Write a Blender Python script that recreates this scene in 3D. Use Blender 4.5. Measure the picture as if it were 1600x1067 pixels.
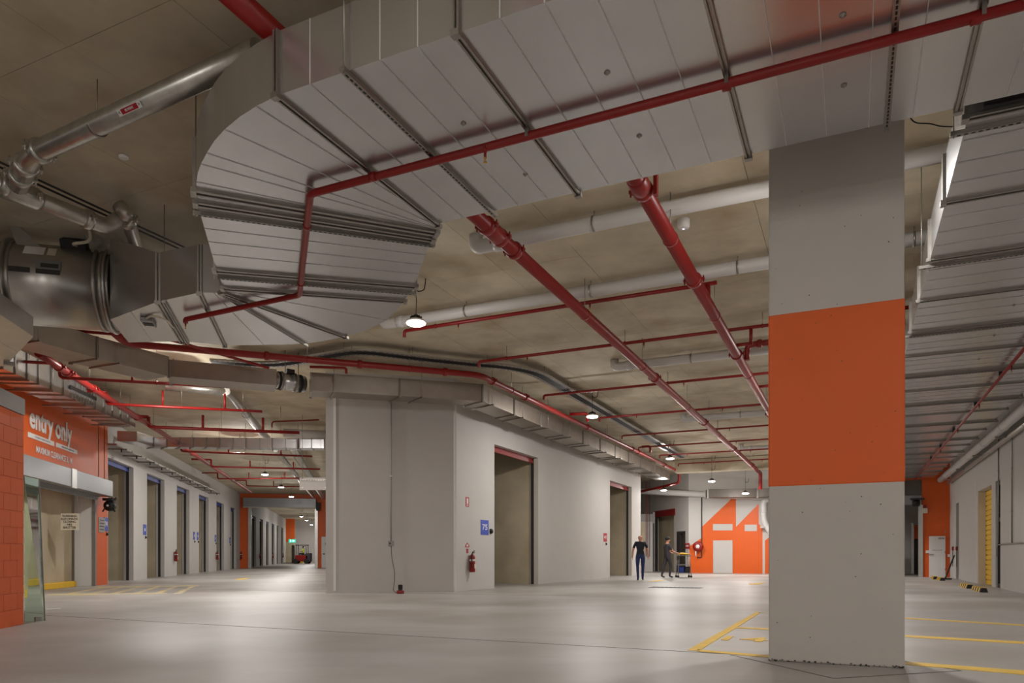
import bpy, bmesh, math, random
from mathutils import Vector, Matrix
random.seed(7)
for o in list(bpy.data.objects): bpy.data.objects.remove(o, do_unlink=True)
S = bpy.context.scene
COL = S.collection
# ------------------------------------------------------------------ camera / world / exposure
F, H, CX, HY = 1138.0, 0.95, 800.0, 868.0          # focal length (px), eye height (m), centre column, horizon row
cam = bpy.data.cameras.new('camera'); cam.sensor_width = 36.0; cam.lens = F / 1600 * 36
cam.shift_y = (HY - 533.5) / 1600; cam.clip_end = 400
co = bpy.data.objects.new('camera', cam); COL.objects.link(co)
co.location = (0, 0, H); co.rotation_euler = (math.pi / 2, 0, 0); S.camera = co
W = bpy.data.worlds.new('world'); S.world = W; W.use_nodes = True
W.node_tree.nodes['Background'].inputs[0].default_value = (1.0, 0.93, 0.86, 1)
W.node_tree.nodes['Background'].inputs[1].default_value = 0.34
S.view_settings.view_transform = 'Standard'; S.view_settings.look = 'None'
S.view_settings.exposure = 0.22; S.view_settings.gamma = 1.0; S.view_settings.use_curve_mapping = False
LAMP_W = 78.0; LAMP_COL = (1.0, 0.965, 0.92)
# ------------------------------------------------------------------ helpers
V = Vector
ZUP = V((0, 0, 1))
class Fr:
    def __init__(s, deg):
        a = math.radians(deg); s.D = V((math.sin(a), math.cos(a), 0)); s.R = V((math.cos(a), -math.sin(a), 0)); s.a = a
    def p(s, u, v, z=0.0): return s.R * u + s.D * v + V((0, 0, z))
    def uv(s, P): return P.dot(s.R), P.dot(s.D)
A = Fr(-12.4)      # left aisle directions
B = Fr(25.0)       # right aisle directions
def ray(x, y): return V(((x - CX) / F, 1.0, (HY - y) / F))
def gz(x, y, z):                       # pixel at a known height
    d = ray(x, y); t = (z - H) / d.z; return V((d.x * t, t, z))
def gy(x, y, Y): d = ray(x, y); return V((d.x * Y, Y, H + d.z * Y))
def wl(fr, ax, val, x, y):             # pixel on a wall u=val or v=val of a frame
    d = ray(x, y); n = fr.R if ax == 'u' else fr.D
    t = val / d.dot(n); return V((0, 0, H)) + d * t
def lin(c):
    return tuple(((v / 255) / 12.92 if v / 255 <= 0.04045 else ((v / 255 + 0.055) / 1.055) ** 2.4) for v in c)
MATS = {}
def mat(name, rgb, rough=0.6, metal=0.0, var=0.0, scale=4.0, bump=0.0, bscale=40.0, emit=0.0, trans=0.0, stain=None, stretch=None, spec=0.5, rnd=0.0):
    m = bpy.data.materials.new(name); m.use_nodes = True; nt = m.node_tree; b = nt.nodes['Principled BSDF']
    c = lin(rgb) + (1,)
    b.inputs['Base Color'].default_value = c; b.inputs['Roughness'].default_value = rough; b.inputs['Metallic'].default_value = metal
    b.inputs['Specular IOR Level'].default_value = spec
    tc = nt.nodes.new('ShaderNodeTexCoord'); src = tc.outputs['Object']
    geo = nt.nodes.new('ShaderNodeNewGeometry'); src = geo.outputs['Position']
    if stretch:
        mp = nt.nodes.new('ShaderNodeMapping'); mp.inputs['Scale'].default_value = stretch[:3]
        mp.inputs['Rotation'].default_value = (0, 0, stretch[3]); nt.links.new(src, mp.inputs[0]); src = mp.outputs[0]
    last = None
    if var > 0:
        n = nt.nodes.new('ShaderNodeTexNoise'); n.inputs['Scale'].default_value = scale; n.inputs['Detail'].default_value = 7; n.inputs['Roughness'].default_value = 0.62
        nt.links.new(src, n.inputs['Vector'])
        r = nt.nodes.new('ShaderNodeValToRGB'); r.color_ramp.elements[0].position = 0.3; r.color_ramp.elements[1].position = 0.7
        r.color_ramp.elements[0].color = tuple(v * (1 - var) for v in c[:3]) + (1,); r.color_ramp.elements[1].color = tuple(min(1, v * (1 + var)) for v in c[:3]) + (1,)
        nt.links.new(n.outputs['Fac'], r.inputs[0]); last = r.outputs[0]
    if stain:
        n2 = nt.nodes.new('ShaderNodeTexNoise'); n2.inputs['Scale'].default_value = stain[1]; n2.inputs['Detail'].default_value = 5
        nt.links.new(geo.outputs['Position'], n2.inputs['Vector'])
        r2 = nt.nodes.new('ShaderNodeValToRGB'); r2.color_ramp.elements[0].position = stain[2]; r2.color_ramp.elements[1].position = stain[3]
        mx = nt.nodes.new('ShaderNodeMix'); mx.data_type = 'RGBA'
        nt.links.new(n2.outputs['Fac'], r2.inputs[0]); nt.links.new(r2.outputs[0], mx.inputs[0])
        if last: nt.links.new(last, mx.inputs[6])
        else: mx.inputs[6].default_value = c
        mx.inputs[7].default_value = lin(stain[0]) + (1,); last = mx.outputs[2]
    if rnd > 0:
        oi = nt.nodes.new('ShaderNodeObjectInfo'); mr = nt.nodes.new('ShaderNodeMapRange')
        mr.inputs[3].default_value = 1 - rnd; mr.inputs[4].default_value = 1 + rnd; nt.links.new(oi.outputs['Random'], mr.inputs[0])
        hs = nt.nodes.new('ShaderNodeHueSaturation'); nt.links.new(mr.outputs[0], hs.inputs['Value'])
        if last: nt.links.new(last, hs.inputs['Color'])
        else: hs.inputs['Color'].default_value = c
        last = hs.outputs[0]
    if last: nt.links.new(last, b.inputs['Base Color'])
    if bump > 0:
        n3 = nt.nodes.new('ShaderNodeTexNoise'); n3.inputs['Scale'].default_value = bscale; n3.inputs['Detail'].default_value = 4
        nt.links.new(src, n3.inputs['Vector']); bp = nt.nodes.new('ShaderNodeBump'); bp.inputs['Strength'].default_value = bump; bp.inputs['Distance'].default_value = 0.02
        nt.links.new(n3.outputs['Fac'], bp.inputs['Height']); nt.links.new(bp.outputs[0], b.inputs['Normal'])
    if emit > 0:
        b.inputs['Emission Color'].default_value = c; b.inputs['Emission Strength'].default_value = emit
    if trans > 0:
        b.inputs['Transmission Weight'].default_value = trans; b.inputs['IOR'].default_value = 1.45
    MATS[name] = m; return m
mat('floor', (174, 170, 166), 0.42, 0, 0.10, 0.9, 0.02, 30, stain=((150, 143, 136), 0.33, 0.42, 0.62), stretch=(0.35, 1.3, 1, 0.2))
mat('soffit', (197, 186, 163), 0.85, 0, 0.13, 1.6, 0.05, 14, stain=((166, 148, 120), 0.9, 0.5, 0.75), rnd=0.04)
mat('concrete', (192, 178, 152), 0.8, 0, 0.12, 1.1, 0.05, 18, stain=((160, 146, 118), 0.5, 0.5, 0.8))
mat('wallpaint', (192, 188, 184), 0.7, 0, 0.025, 1.5, 0.02, 60)
mat('columnpaint', (188, 182, 176), 0.65, 0, 0.03, 1.2, 0.06, 35)
mat('orange', (216, 90, 12), 0.5, 0, 0.03, 2.0, 0.04, 40)
mat('orangeblock', (208, 86, 16), 0.5, 0, 0.05, 6.0, 0.10, 60, rnd=0.03)
mat('greyband', (150, 146, 142), 0.6, 0, 0.05, 3)
mat('galvlight', (206, 205, 204), 0.45, 0.2)
mat('galv', (204, 204, 205), 0.27, 0.88, 0.05, 1.6, 0.012, 5, rnd=0.03)
mat('galv2', (188, 186, 182), 0.33, 0.9, 0.08, 2.5, 0.02, 8)
mat('ductdull', (158, 149, 138), 0.4, 0.85, 0.10, 2.5, 0.02, 8)
mat('ductunlit', (84, 77, 70), 0.55, 0.3, 0.1, 3)  # duct metal with lack of light put into its base colour
mat('steel', (160, 156, 150), 0.38, 0.9, 0.08, 9)
mat('pipesilver', (186, 184, 178), 0.34, 0.88, 0.15, 7, 0.05, 40)
mat('red', (138, 19, 15), 0.4, 0, 0.06, 5)
mat('darkred', (138, 24, 24), 0.45)
mat('pvc', (202, 200, 198), 0.45, 0, 0.02, 3)
mat('white', (226, 224, 222), 0.5)
mat('offwhite', (214, 206, 188), 0.55)
mat('black', (16, 16, 17), 0.55)
mat('dark', (46, 42, 40), 0.6)
mat('yellow', (232, 186, 40), 0.6, 0, 0.06, 8)
mat('paintyellow', (226, 186, 70), 0.6, 0, 0.10, 5, stain=((196, 184, 160), 6.0, 0.62, 0.8))
mat('fadedyellow', (206, 186, 128), 0.6, 0, 0.10, 3, stain=((180, 174, 164), 1.6, 0.4, 0.62))
mat('blue', (30, 52, 130), 0.5)
mat('signblue', (52, 76, 176), 0.45)
mat('signred', (170, 34, 48), 0.45)
mat('brass', (196, 150, 66), 0.3, 0.9)
mat('shuttergrey', (140, 140, 142), 0.4, 0.55, 0.05, 2)
mat('skin', (206, 150, 124), 0.55)
mat('navy', (32, 36, 50), 0.8)
mat('jeans', (38, 52, 98), 0.8, 0, 0.1, 30)
mat('shoe', (70, 66, 64), 0.6)
mat('hivis', (206, 220, 40), 0.6)
mat('charcoal', (62, 58, 64), 0.8)
mat('green', (40, 190, 160), 0.5, emit=1.2)
mat('lampwhite', (255, 250, 240), 0.4, emit=14.0)
mat('led', (235, 245, 255), 0.4, emit=2.0)
mat('joint', (88, 80, 72), 0.9)
mat('glass', (205, 228, 214), 0.03, 0, trans=1.0)
mat('jamb', (198, 190, 178), 0.6)
mat('rubber', (34, 32, 34), 0.8)
class MB:
    def __init__(s): s.v = []; s.f = []; s.sm = []; s.mi = []
    def add(s, vs, fs, smooth=False, mi=0):
        n = len(s.v); s.v += [V(x) for x in vs]
        for f in fs: s.f.append([i + n for i in f]); s.sm.append(smooth); s.mi.append(mi)
        return s
    def hexa(s, b, t, mi=0):            # bottom 4 + top 4 points
        return s.add(list(b) + list(t), [(3, 2, 1, 0), (4, 5, 6, 7), (0, 1, 5, 4), (1, 2, 6, 5), (2, 3, 7, 6), (3, 0, 4, 7)], False, mi)
    def ob(s, c, ax, ay, az, hx, hy, hz, mi=0):
        c = V(c); X, Y, Z = V(ax) * hx, V(ay) * hy, V(az) * hz
        return s.hexa([c - X - Y - Z, c + X - Y - Z, c + X + Y - Z, c - X + Y - Z], [c - X - Y + Z, c + X - Y + Z, c + X + Y + Z, c - X + Y + Z], mi)
    def fb(s, fr, u0, u1, v0, v1, z0, z1, mi=0):
        return s.hexa([fr.p(u0, v0, z0), fr.p(u1, v0, z0), fr.p(u1, v1, z0), fr.p(u0, v1, z0)], [fr.p(u0, v0, z1), fr.p(u1, v0, z1), fr.p(u1, v1, z1), fr.p(u0, v1, z1)], mi)
    def box(s, x0, x1, y0, y1, z0, z1, mi=0):
        return s.hexa([(x0, y0, z0), (x1, y0, z0), (x1, y1, z0), (x0, y1, z0)], [(x0, y0, z1), (x1, y0, z1), (x1, y1, z1), (x0, y1, z1)], mi)
    def prism(s, pts, off, mi=0):        # planar polygon pushed along a vector
        n = len(pts); off = V(off); a = [V(p) for p in pts]
        return s.add(a + [p + off for p in a], [tuple(range(n))[::-1], tuple(range(n, 2 * n))] + [(i, (i + 1) % n, (i + 1) % n + n, i + n) for i in range(n)], False, mi)
    def strip(s, L, R, z1s):             # duct: left/right bottom edge points and the top height at each station
        n = len(L)
        vs = []
        for i in range(n): vs += [L[i], R[i], V((R[i].x, R[i].y, z1s[i])), V((L[i].x, L[i].y, z1s[i]))]
        fs = [(0, 1, 2, 3), (4 * n - 1, 4 * n - 2, 4 * n - 3, 4 * n - 4)]
        for i in range(n - 1):
            a, b = 4 * i, 4 * i + 4
            for k in range(4): fs.append((a + k, b + k, b + (k + 1) % 4, a + (k + 1) % 4))
        return s.add(vs, fs)
    def tube(s, path, r, seg=12, mi=0, smooth=True):
        P = [V(p) for p in path]; n = len(P); rr = r if isinstance(r, (list, tuple)) else [r] * n
        T = [(P[min(i + 1, n - 1)] - P[max(i - 1, 0)]).normalized() for i in range(n)]
        up = ZUP if abs(T[0].z) < 0.9 else V((1, 0, 0))
        N = (up - T[0] * up.dot(T[0])).normalized(); vs = []
        for i in range(n):
            N = (N - T[i] * N.dot(T[i])).normalized(); Bn = T[i].cross(N)
            k = 1.0
            if 0 < i < n - 1:
                c = (P[i + 1] - P[i]).normalized().dot((P[i] - P[i - 1]).normalized()); k = 1 / max(0.5, math.sqrt((1 + c) / 2))
            for j in range(seg):
                a = 2 * math.pi * j / seg; vs.append(P[i] + (N * math.cos(a) + Bn * math.sin(a)) * rr[i] * (k if k < 1.3 else 1.2))
        fs = [(i * seg + j, i * seg + (j + 1) % seg, (i + 1) * seg + (j + 1) % seg, (i + 1) * seg + j) for i in range(n - 1) for j in range(seg)]
        s.add(vs, fs, smooth, mi); m = len(s.v) - len(vs)
        s.f.append([m + j for j in range(seg)][::-1]); s.sm.append(False); s.mi.append(mi)
        s.f.append([m + (n - 1) * seg + j for j in range(seg)]); s.sm.append(False); s.mi.append(mi)
        return s
    def lathe(s, prof, base, axis=ZUP, seg=16, mi=0):   # profile (radius, height along axis)
        ax = V(axis).normalized(); up = V((1, 0, 0)) if abs(ax.x) < 0.9 else V((0, 1, 0))
        N = (up - ax * up.dot(ax)).normalized(); M = ax.cross(N); base = V(base); vs = []
        for r, h in prof:
            for j in range(seg):
                a = 2 * math.pi * j / seg; vs.append(base + ax * h + (N * math.cos(a) + M * math.sin(a)) * max(r, 1e-4))
        n = len(prof)
        fs = [(i * seg + j, i * seg + (j + 1) % seg, (i + 1) * seg + (j + 1) % seg, (i + 1) * seg + j) for i in range(n - 1) for j in range(seg)]
        m = len(s.v); s.add(vs, fs, True, mi)
        s.f.append([m + j for j in range(seg)][::-1]); s.sm.append(False); s.mi.append(mi)
        s.f.append([m + (n - 1) * seg + j for j in range(seg)]); s.sm.append(False); s.mi.append(mi)
        return s
    def build(s, name, material, parent=None, label=None, cat=None, group=None, kind=None, bevel=0.0):
        xs = [v.x for v in s.v]; ys = [v.y for v in s.v]; z0 = min(v.z for v in s.v)
        o0 = V(((min(xs) + max(xs)) / 2, (min(ys) + max(ys)) / 2, z0))
        me = bpy.data.meshes.new(name); me.from_pydata([v - o0 for v in s.v], [], s.f)
        me.polygons.foreach_set('use_smooth', s.sm); me.polygons.foreach_set('material_index', s.mi)
        for m in (material if isinstance(material, (list, tuple)) else [material]): me.materials.append(MATS[m])
        bm = bmesh.new(); bm.from_mesh(me); bmesh.ops.recalc_face_normals(bm, faces=bm.faces)
        bm.to_mesh(me); bm.free(); me.update()
        o = bpy.data.objects.new(name, me); COL.objects.link(o)
        if parent is not None:
            o.parent = parent; o.location = o0 - wloc(parent)
        else: o.location = o0
        if bevel > 0:
            b = o.modifiers.new('bevel', 'BEVEL'); b.width = bevel; b.segments = 2; b.limit_method = 'ANGLE'
        tag(o, label, cat, group, kind); return o
def wloc(o):
    p = V(o.location)
    while o.parent is not None: o = o.parent; p += V(o.location)
    return p
def tag(o, label=None, cat=None, group=None, kind=None):
    for k, v in (('label', label), ('category', cat), ('group', group), ('kind', kind)):
        if v: o[k] = v
    return o
def thing(name, loc, label, cat, group=None):
    o = bpy.data.objects.new(name, None); COL.objects.link(o); o.empty_display_size = 0.1; o.location = loc
    return tag(o, label, cat, group)
def copy_tree(o, parent=None):
    c = o.copy(); COL.objects.link(c)
    if parent is not None: c.parent = parent
    for ch in list(o.children): copy_tree(ch, c)
    return c
def share(name, me, loc, parent, rz=0.0):    # a repeat that shares mesh data
    o = bpy.data.objects.new(name, me); COL.objects.link(o); o.parent = parent
    o.location = V(loc) - wloc(parent); o.rotation_euler = (0, 0, rz); return o
def roundpath(pts, rad, n=5):
    P = [V(p) for p in pts]; out = [P[0]]
    for i in range(1, len(P) - 1):
        a = (P[i - 1] - P[i]); b = (P[i + 1] - P[i]); r = min(rad, a.length * 0.45, b.length * 0.45)
        p0 = P[i] + a.normalized() * r; p2 = P[i] + b.normalized() * r
        for k in range(n + 1):
            t = k / n; out.append(p0 * (1 - t) ** 2 + P[i] * 2 * t * (1 - t) + p2 * t * t)
    out.append(P[-1]); return out
def text(body, c, right, up, size, material, parent, name='lettering', width=None, bold=0.0, align='CENTER', depth=0.004):
    cu = bpy.data.curves.new(name, 'FONT'); cu.body = body; cu.size = size; cu.align_x = align; cu.align_y = 'CENTER'; cu.extrude = depth / 2; cu.offset = bold; cu.resolution_u = 3
    t = bpy.data.objects.new(name, cu); COL.objects.link(t); bpy.context.view_layer.update()
    me = bpy.data.meshes.new_from_object(t.evaluated_get(bpy.context.evaluated_depsgraph_get()))
    bpy.data.objects.remove(t, do_unlink=True); bpy.data.curves.remove(cu)
    right = V(right).normalized(); up = V(up).normalized(); nrm = right.cross(up)
    if width:
        xs = [v.co.x for v in me.vertices]; k = width / max(1e-6, max(xs) - min(xs))
        for v in me.vertices: v.co.x *= k
    M = Matrix((right, up, nrm)).transposed(); me.transform(M.to_4x4())
    me.materials.clear(); me.materials.append(MATS[material])
    o = bpy.data.objects.new(name, me); COL.objects.link(o); o.parent = parent; o.location = V(c) - wloc(parent); return o
def rod(p, z1, parent, r=0.006, name='threaded_rod', m='steel'):
    return MB().tube([p, V((p.x, p.y, z1))], r, 6).build(name, m, parent)
CEIL = 5.6
# ------------------------------------------------------------------ floor and ceiling
fl = MB().box(-60, 45, -14, 125, -0.3, 0).build('floor', 'floor', kind='structure')
def floor_line(p, q, w, name='joint', m='joint', h=0.002, parent=fl, **k):
    p, q = V(p), V(q); d = (q - p).normalized(); n = V((-d.y, d.x, 0))
    return MB().ob((p + q) / 2 + V((0, 0, h / 2)), d, n, ZUP, (q - p).length / 2, w / 2, h / 2).build(name, m, parent, **k)
g0 = lambda x, y: gz(x, y, 0)
for a, b in (((-200, 946), (1141, 1022)), ((1141, 1023), (1303, 1060)), ((1303, 1060), (1502, 1048)), ((1502, 1048), (1414, 1033))):
    floor_line(g0(*a), g0(*b), 0.012)
floor_line(g0(300, 921), g0(900, 931), 0.010)
ce = MB().box(-60, 45, -14, 125, CEIL + 0.025, CEIL + 0.4).build('ceiling', 'soffit', kind='structure')
PU, PV = 1.33, 2.12
pm = None
for i in range(-8, 10):
    for j in range(-1, 12):
        u0, v0 = -6.48 + i * PU + (0), 4.32 + (j - 1) * PV
        c = B.p(u0 + PU / 2, v0 + PV / 2, CEIL + random.uniform(0, 0.003))
        if c.y < 1 or c.x < -0.95 * c.y - 1 or c.x > 0.85 * c.y + 1.5: continue
        if pm is None:
            t = MB().ob((0, 0, 0.0145), B.R, B.D, ZUP, PU / 2 - 0.0025, PV / 2 - 0.0025, 0.0145).build('ceiling_panel', 'soffit', ce); pm = t.data
            t.location = c - wloc(ce)
        else: share('ceiling_panel', pm, c, ce)
# ------------------------------------------------------------------ walls
UL, US = -8.2, -7.9                     # door wall and sign wall of the left aisle
DH = 4.33
def sA(x, d): m = (x - CX) / F; return d / (A.R.x * m + A.R.y)
def vA(x, d): s = sA(x, d); m = (x - CX) / F; return s * (A.D.x * m + A.D.y)
door_px = [(168.7, 208.6), (229.7, 256.9), (276.3, 296.0), (310.9, 326.0), (338.2, 350.0), (360.4, 368.8)]
doors = [(vA(a, UL), vA(b, UL)) for a, b in door_px]
VFAR = 57.8
doors2 = [(v - 2.6, v) for v in (67.0, 72.2, 77.4, 82.6, 87.8, 93.0)]
def door_wall(name, spans, v0, v1, u, t=0.35, h=DH, top=CEIL + 0.02):
    m = MB(); c = v0
    for a, b in spans: m.fb(A, u - t, u, c, a, 0, top); m.fb(A, u - t, u, a, b, h, top); c = b
    m.fb(A, u - t, u, c, v1, 0, top); return m.build(name, 'wallpaint', kind='structure')
SV1 = vA(168.3, US)                      # far end of the orange sign wall
door_wall('wall_left', doors, SV1, VFAR, UL)
door_wall('wall_left_corridor', doors2, VFAR + 0.3, 100, UL)
for k, (a, b) in enumerate(doors + doors2):
    MB().fb(A, UL - 7, UL - 0.35, b + 0.03, b + 0.25, 0, CEIL + 0.02).build('wall_partition', 'concrete', kind='structure')
MB().fb(A, UL - 7.2, UL - 7, SV1 - 10, 100, 0, CEIL + 0.02).build('wall_units_back', 'concrete', kind='structure')
# sign wall with the shutter opening
OV0, OV1 = vA(20, US), vA(147, US)
m = MB(); m.fb(A, US - 0.35, US, OV1, SV1, 0, CEIL + 0.02); m.fb(A, US - 0.35, US, 11.6, OV1, 2.95, CEIL + 0.02); m.fb(A, US - 0.35, US, 11.0, 11.6, 0, CEIL + 0.02)
sw = m.build('wall_sign', 'orange', kind='structure')
m = MB(); m.fb(A, US - 0.75, US - 0.55, 11, OV1 - 0.25, 0, CEIL); m.build('wall_entry', 'concrete', kind='structure')
MB().fb(A, US - 0.55, US - 0.352, OV1 - 0.02, OV1 + 0.16, 0, 2.94).build('trim_entry_jamb', 'white', kind='structure')
MB().fb(A, US - 0.352, US - 0.03, OV1 - 0.012, OV1, 0, 2.94).build('trim_entry_reveal', 'white', kind='structure')
MB().fb(A, US - 0.02, US + 0.06, OV1 - 0.10, OV1 + 0.02, 0, 2.8).build('trim_entry_guide', 'shuttergrey', kind='structure')
kb = MB().fb(A, US - 0.549, US - 0.36, 12.2, OV1 - 0.4, 0, 0.17).build('kerb', 'yellow', label='yellow painted kerb at the foot of the entry wall', cat='kerb', bevel=0.015)
# orange block pier in front
pc = g0(37, 975)                        # its far corner on the floor
PUu, PVv = A.uv(pc)
pier = MB().fb(A, PUu - 0.40, PUu - 0.012, PVv - 2.4, PVv - 0.01, 0, 2.89).build('wall_pier', 'orangeblock', kind='structure')
pier['label'] = 'orange painted blockwork pier with grey capping'
bmsh = None; BLK, CRS = 0.40, 0.2225
for r in range(13):
    for k in range(6):
        v1 = PVv - k * BLK + (0.2 if r % 2 else 0.0); v0 = v1 - BLK
        v1 = min(v1, PVv); 
        c = A.p(PUu - 0.2, (v0 + v1) / 2, r * CRS)
        if abs(v1 - v0 - BLK) < 1e-6 and bmsh is not None: share('brick', bmsh, c, pier); continue
        o = MB().ob(c + V((0, 0, CRS / 2)), A.R, A.D, ZUP, 0.2, (v1 - v0) / 2 - 0.003, CRS / 2 - 0.003).build('brick', 'orangeblock', pier)
        if abs(v1 - v0 - BLK) < 1e-6: bmsh = o.data
MB().fb(A, PUu - 0.42, PUu + 0.012, PVv - 2.4, PVv + 0.012, 2.895, 3.12).build('capping', 'greyband', pier)
# central block
VBK = 19.0; UCB = -9.44                 # left face (aisle A) and right face (aisle B)
Pc = wl(A, 'v', VBK, 709, 900); Pl = wl(A, 'v', VBK, 509, 900)
uc, vc = B.uv(V((Pc.x, Pc.y, 0))); UCB = uc
MB().prism([V((Pl.x, Pl.y, 0)), V((Pc.x, Pc.y, 0)), V((Pc.x, Pc.y, 0)) + B.R * -0.3 + B.D * 0.25, V((Pl.x, Pl.y, 0)) + A.D * 0.3], (0, 0, CEIL + 0.02)).build('wall_centre_left', 'wallpaint', kind='structure')
MB().fb(A, A.uv(Pl)[0], A.uv(Pl)[0] + 0.3, VBK + 0.3, 57, 0, CEIL + 0.02).build('wall_aisle_right', 'wallpaint', kind='structure')
def vB(x, u): m = (x - CX) / F; s = u / (B.R.x * m + B.R.y); return s * (B.D.x * m + B.D.y)
cd = [(vB(772.5, UCB), vB(841, UCB)), (vB(953, UCB), vB(987, UCB))]
VBE = vB(1001, UCB)
DHB = wl(B, 'u', UCB, 772.5, 694).z
m = MB(); c = vc
for a, b in cd: m.fb(B, UCB - 0.3, UCB, c, a, 0, CEIL + 0.02); m.fb(B, UCB - 0.3, UCB, a, b, DHB, CEIL + 0.02); c = b
m.fb(B, UCB - 0.3, UCB, c, VBE, 0, CEIL + 0.02); m.build('wall_centre_right', 'wallpaint', kind='structure')
MB().fb(B, UCB - 5, UCB - 0.3, VBE - 0.25, VBE, 0, CEIL + 0.02).build('wall_centre_end', 'wallpaint', kind='structure')
uAR = A.uv(Pl)[0] + 0.3                 # inner face of the wall towards the left aisle
for a, b in cd:
    e = B.p(UCB - 0.3, b + 0.13); L = min(7.0, (A.uv(e)[0] - uAR) / B.R.dot(A.R) - 0.1)
    MB().fb(B, UCB - 0.3 - L, UCB - 0.3, b + 0.03, b + 0.23, 0, CEIL + 0.02).build('wall_partition', 'concrete', kind='structure')
# thin wall joints and floor skirting on the central block
for x in (523, 711.5):
    p = wl(A, 'v', VBK, x, 900)
    MB().ob(V((p.x, p.y, 2.75)) - A.D * 0.004, A.R, A.D, ZUP, 0.03, 0.006, 2.75).build('trim_panel_joint', 'white', kind='structure')
MB().fb(A, A.uv(Pl)[0], A.uv(Pc)[0] - 0.02, VBK - 0.015, VBK, 0, 0.06).build('baseboard_centre_left', 'wallpaint', kind='structure')
MB().fb(B, UCB, UCB + 0.015, vc + 0.02, cd[0][0], 0, 0.06).build('baseboard_centre_right', 'wallpaint', kind='structure')
# mural wall, its return towards the left, right wall, end wall at the right
VM = 40.4; UR = 3.9; VE = 37.0
pm0 = wl(B, 'v', VM, 1076, 880); um0 = B.uv(pm0)[0]
MB().fb(B, um0, 0.2, VM, VM + 0.3, 0, CEIL + 0.02).build('wall_mural', 'wallpaint', kind='structure')
q0 = V((pm0.x, pm0.y, 0)); ua0, va0 = A.uv(q0)
wx = lambda x: vA(x, ua0)                # the return wall runs along aisle A
dA0, dA1 = wx(1055), wx(1022)            # big opening, near and far edges (v grows to the left)
dB0, dB1 = wx(1071), wx(1058)
hA = wl(A, 'u', ua0, 1054, 795).z; hB = wl(A, 'u', ua0, 1065, 830).z
m = MB(); m.fb(A, ua0, ua0 + 0.3, va0, dB0, 0, CEIL + .02); m.fb(A, ua0, ua0 + 0.3, dB0, dB1, hB, CEIL + .02); m.fb(A, ua0, ua0 + 0.3, dB1, dA0, 0, CEIL + .02); m.fb(A, ua0, ua0 + 0.3, dA0, dA1, hA, CEIL + .02); m.fb(A, ua0, ua0 + 0.3, dA1, dA1 + 16, 0, CEIL + .02)
m.build('wall_far', 'wallpaint', kind='structure')
MB().fb(A, ua0 + 0.5, ua0 + 0.7, va0 + 0.6, dA1 + 4, 0, CEIL + .02).build('wall_far_back', 'concrete', kind='structure')
# right wall with openings
def vR(x): m = (x - CX) / F; s = UR / (B.R.x * m + B.R.y); return s * (B.D.x * m + B.D.y)
ys0, ys1 = vR(1549.5), vR(1528)
gl0, gl1 = vR(1563), vR(1555.5)
nd0, nd1 = vR(1498), vR(1494)
hY = wl(B, 'u', UR, 1540, 762).z; hG = wl(B, 'u', UR, 1560, 750).z; hN = wl(B, 'u', UR, 1496, 786).z
m = MB(); c = -14.0
for a, b, h in ((gl0, gl1, hG), (ys0, ys1, hY), (nd0, nd1, hN)):
    m.fb(B, UR, UR + 0.4, c, a, 0, CEIL + .02); m.fb(B, UR, UR + 0.4, a, b, h, CEIL + .02); c = b
m.fb(B, UR, UR + 0.4, c, VE + 6, 0, CEIL + .02)
wr = m.build('wall_right', 'wallpaint', kind='structure')
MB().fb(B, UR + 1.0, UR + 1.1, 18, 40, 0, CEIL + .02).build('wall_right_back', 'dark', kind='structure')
MB().fb(B, um0 + 0.3, UR - 0.7, 35.6, 36.2, 5.0, CEIL).build('ceiling_beam', 'soffit', kind='structure')
# end wall at the right (orange) with a dock opening beside the column
er0 = B.uv(wl(B, 'v', VE, 1441, 880))[0]
m = MB(); m.fb(B, er0, UR, VE, VE + 0.3, 0, CEIL + .02); m.fb(B, 0.2, er0, VE, VE + 0.3, 4.35, CEIL + .02); m.build('wall_end_right', 'orange', kind='structure')
MB().fb(B, 0.2, UR, VE + 6, VE + 6.2, 0, CEIL + .02).build('wall_dock_back', 'wallpaint', kind='structure')
MB().fb(B, 0.0, 0.2, VE, VE + 6, 0, CEIL + .02).build('wall_dock_side', 'wallpaint', kind='structure')
# orange end wall of the left aisle
ul0 = A.uv(wl(A, 'v', VFAR, 389, 850))[0]; ul1 = A.uv(wl(A, 'v', VFAR, 493, 850))[0]
hL = wl(A, 'v', VFAR, 440, 793).z
m = MB(); m.fb(A, UL, ul0, VFAR, VFAR + 0.3, 0, CEIL + .02); m.fb(A, ul0, ul1, VFAR, VFAR + 0.3, hL, CEIL + .02); m.fb(A, ul1, -0.4, VFAR, VFAR + 0.3, 0, CEIL + .02)
m.build('wall_aisle_end', 'orange', kind='structure')
MB().fb(A, UL, 2, 100, 100.2, 0, CEIL + .02).build('wall_corridor_end', 'wallpaint', kind='structure')
MB().fb(A, UL, UL + 1.1, 96.5, 96.8, 2.7, CEIL + .02).build('wall_corridor_stub', 'orange', kind='structure')
MB().fb(A, UL, UL + 1.1, 96.5, 96.8, 0, 2.7).build('wall_corridor_stub_low', 'concrete', kind='structure')
MB().fb(A, -0.6, -0.4, VFAR + 0.3, 100, 0, CEIL + .02).build('wall_corridor_right', 'wallpaint', kind='structure')
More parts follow.
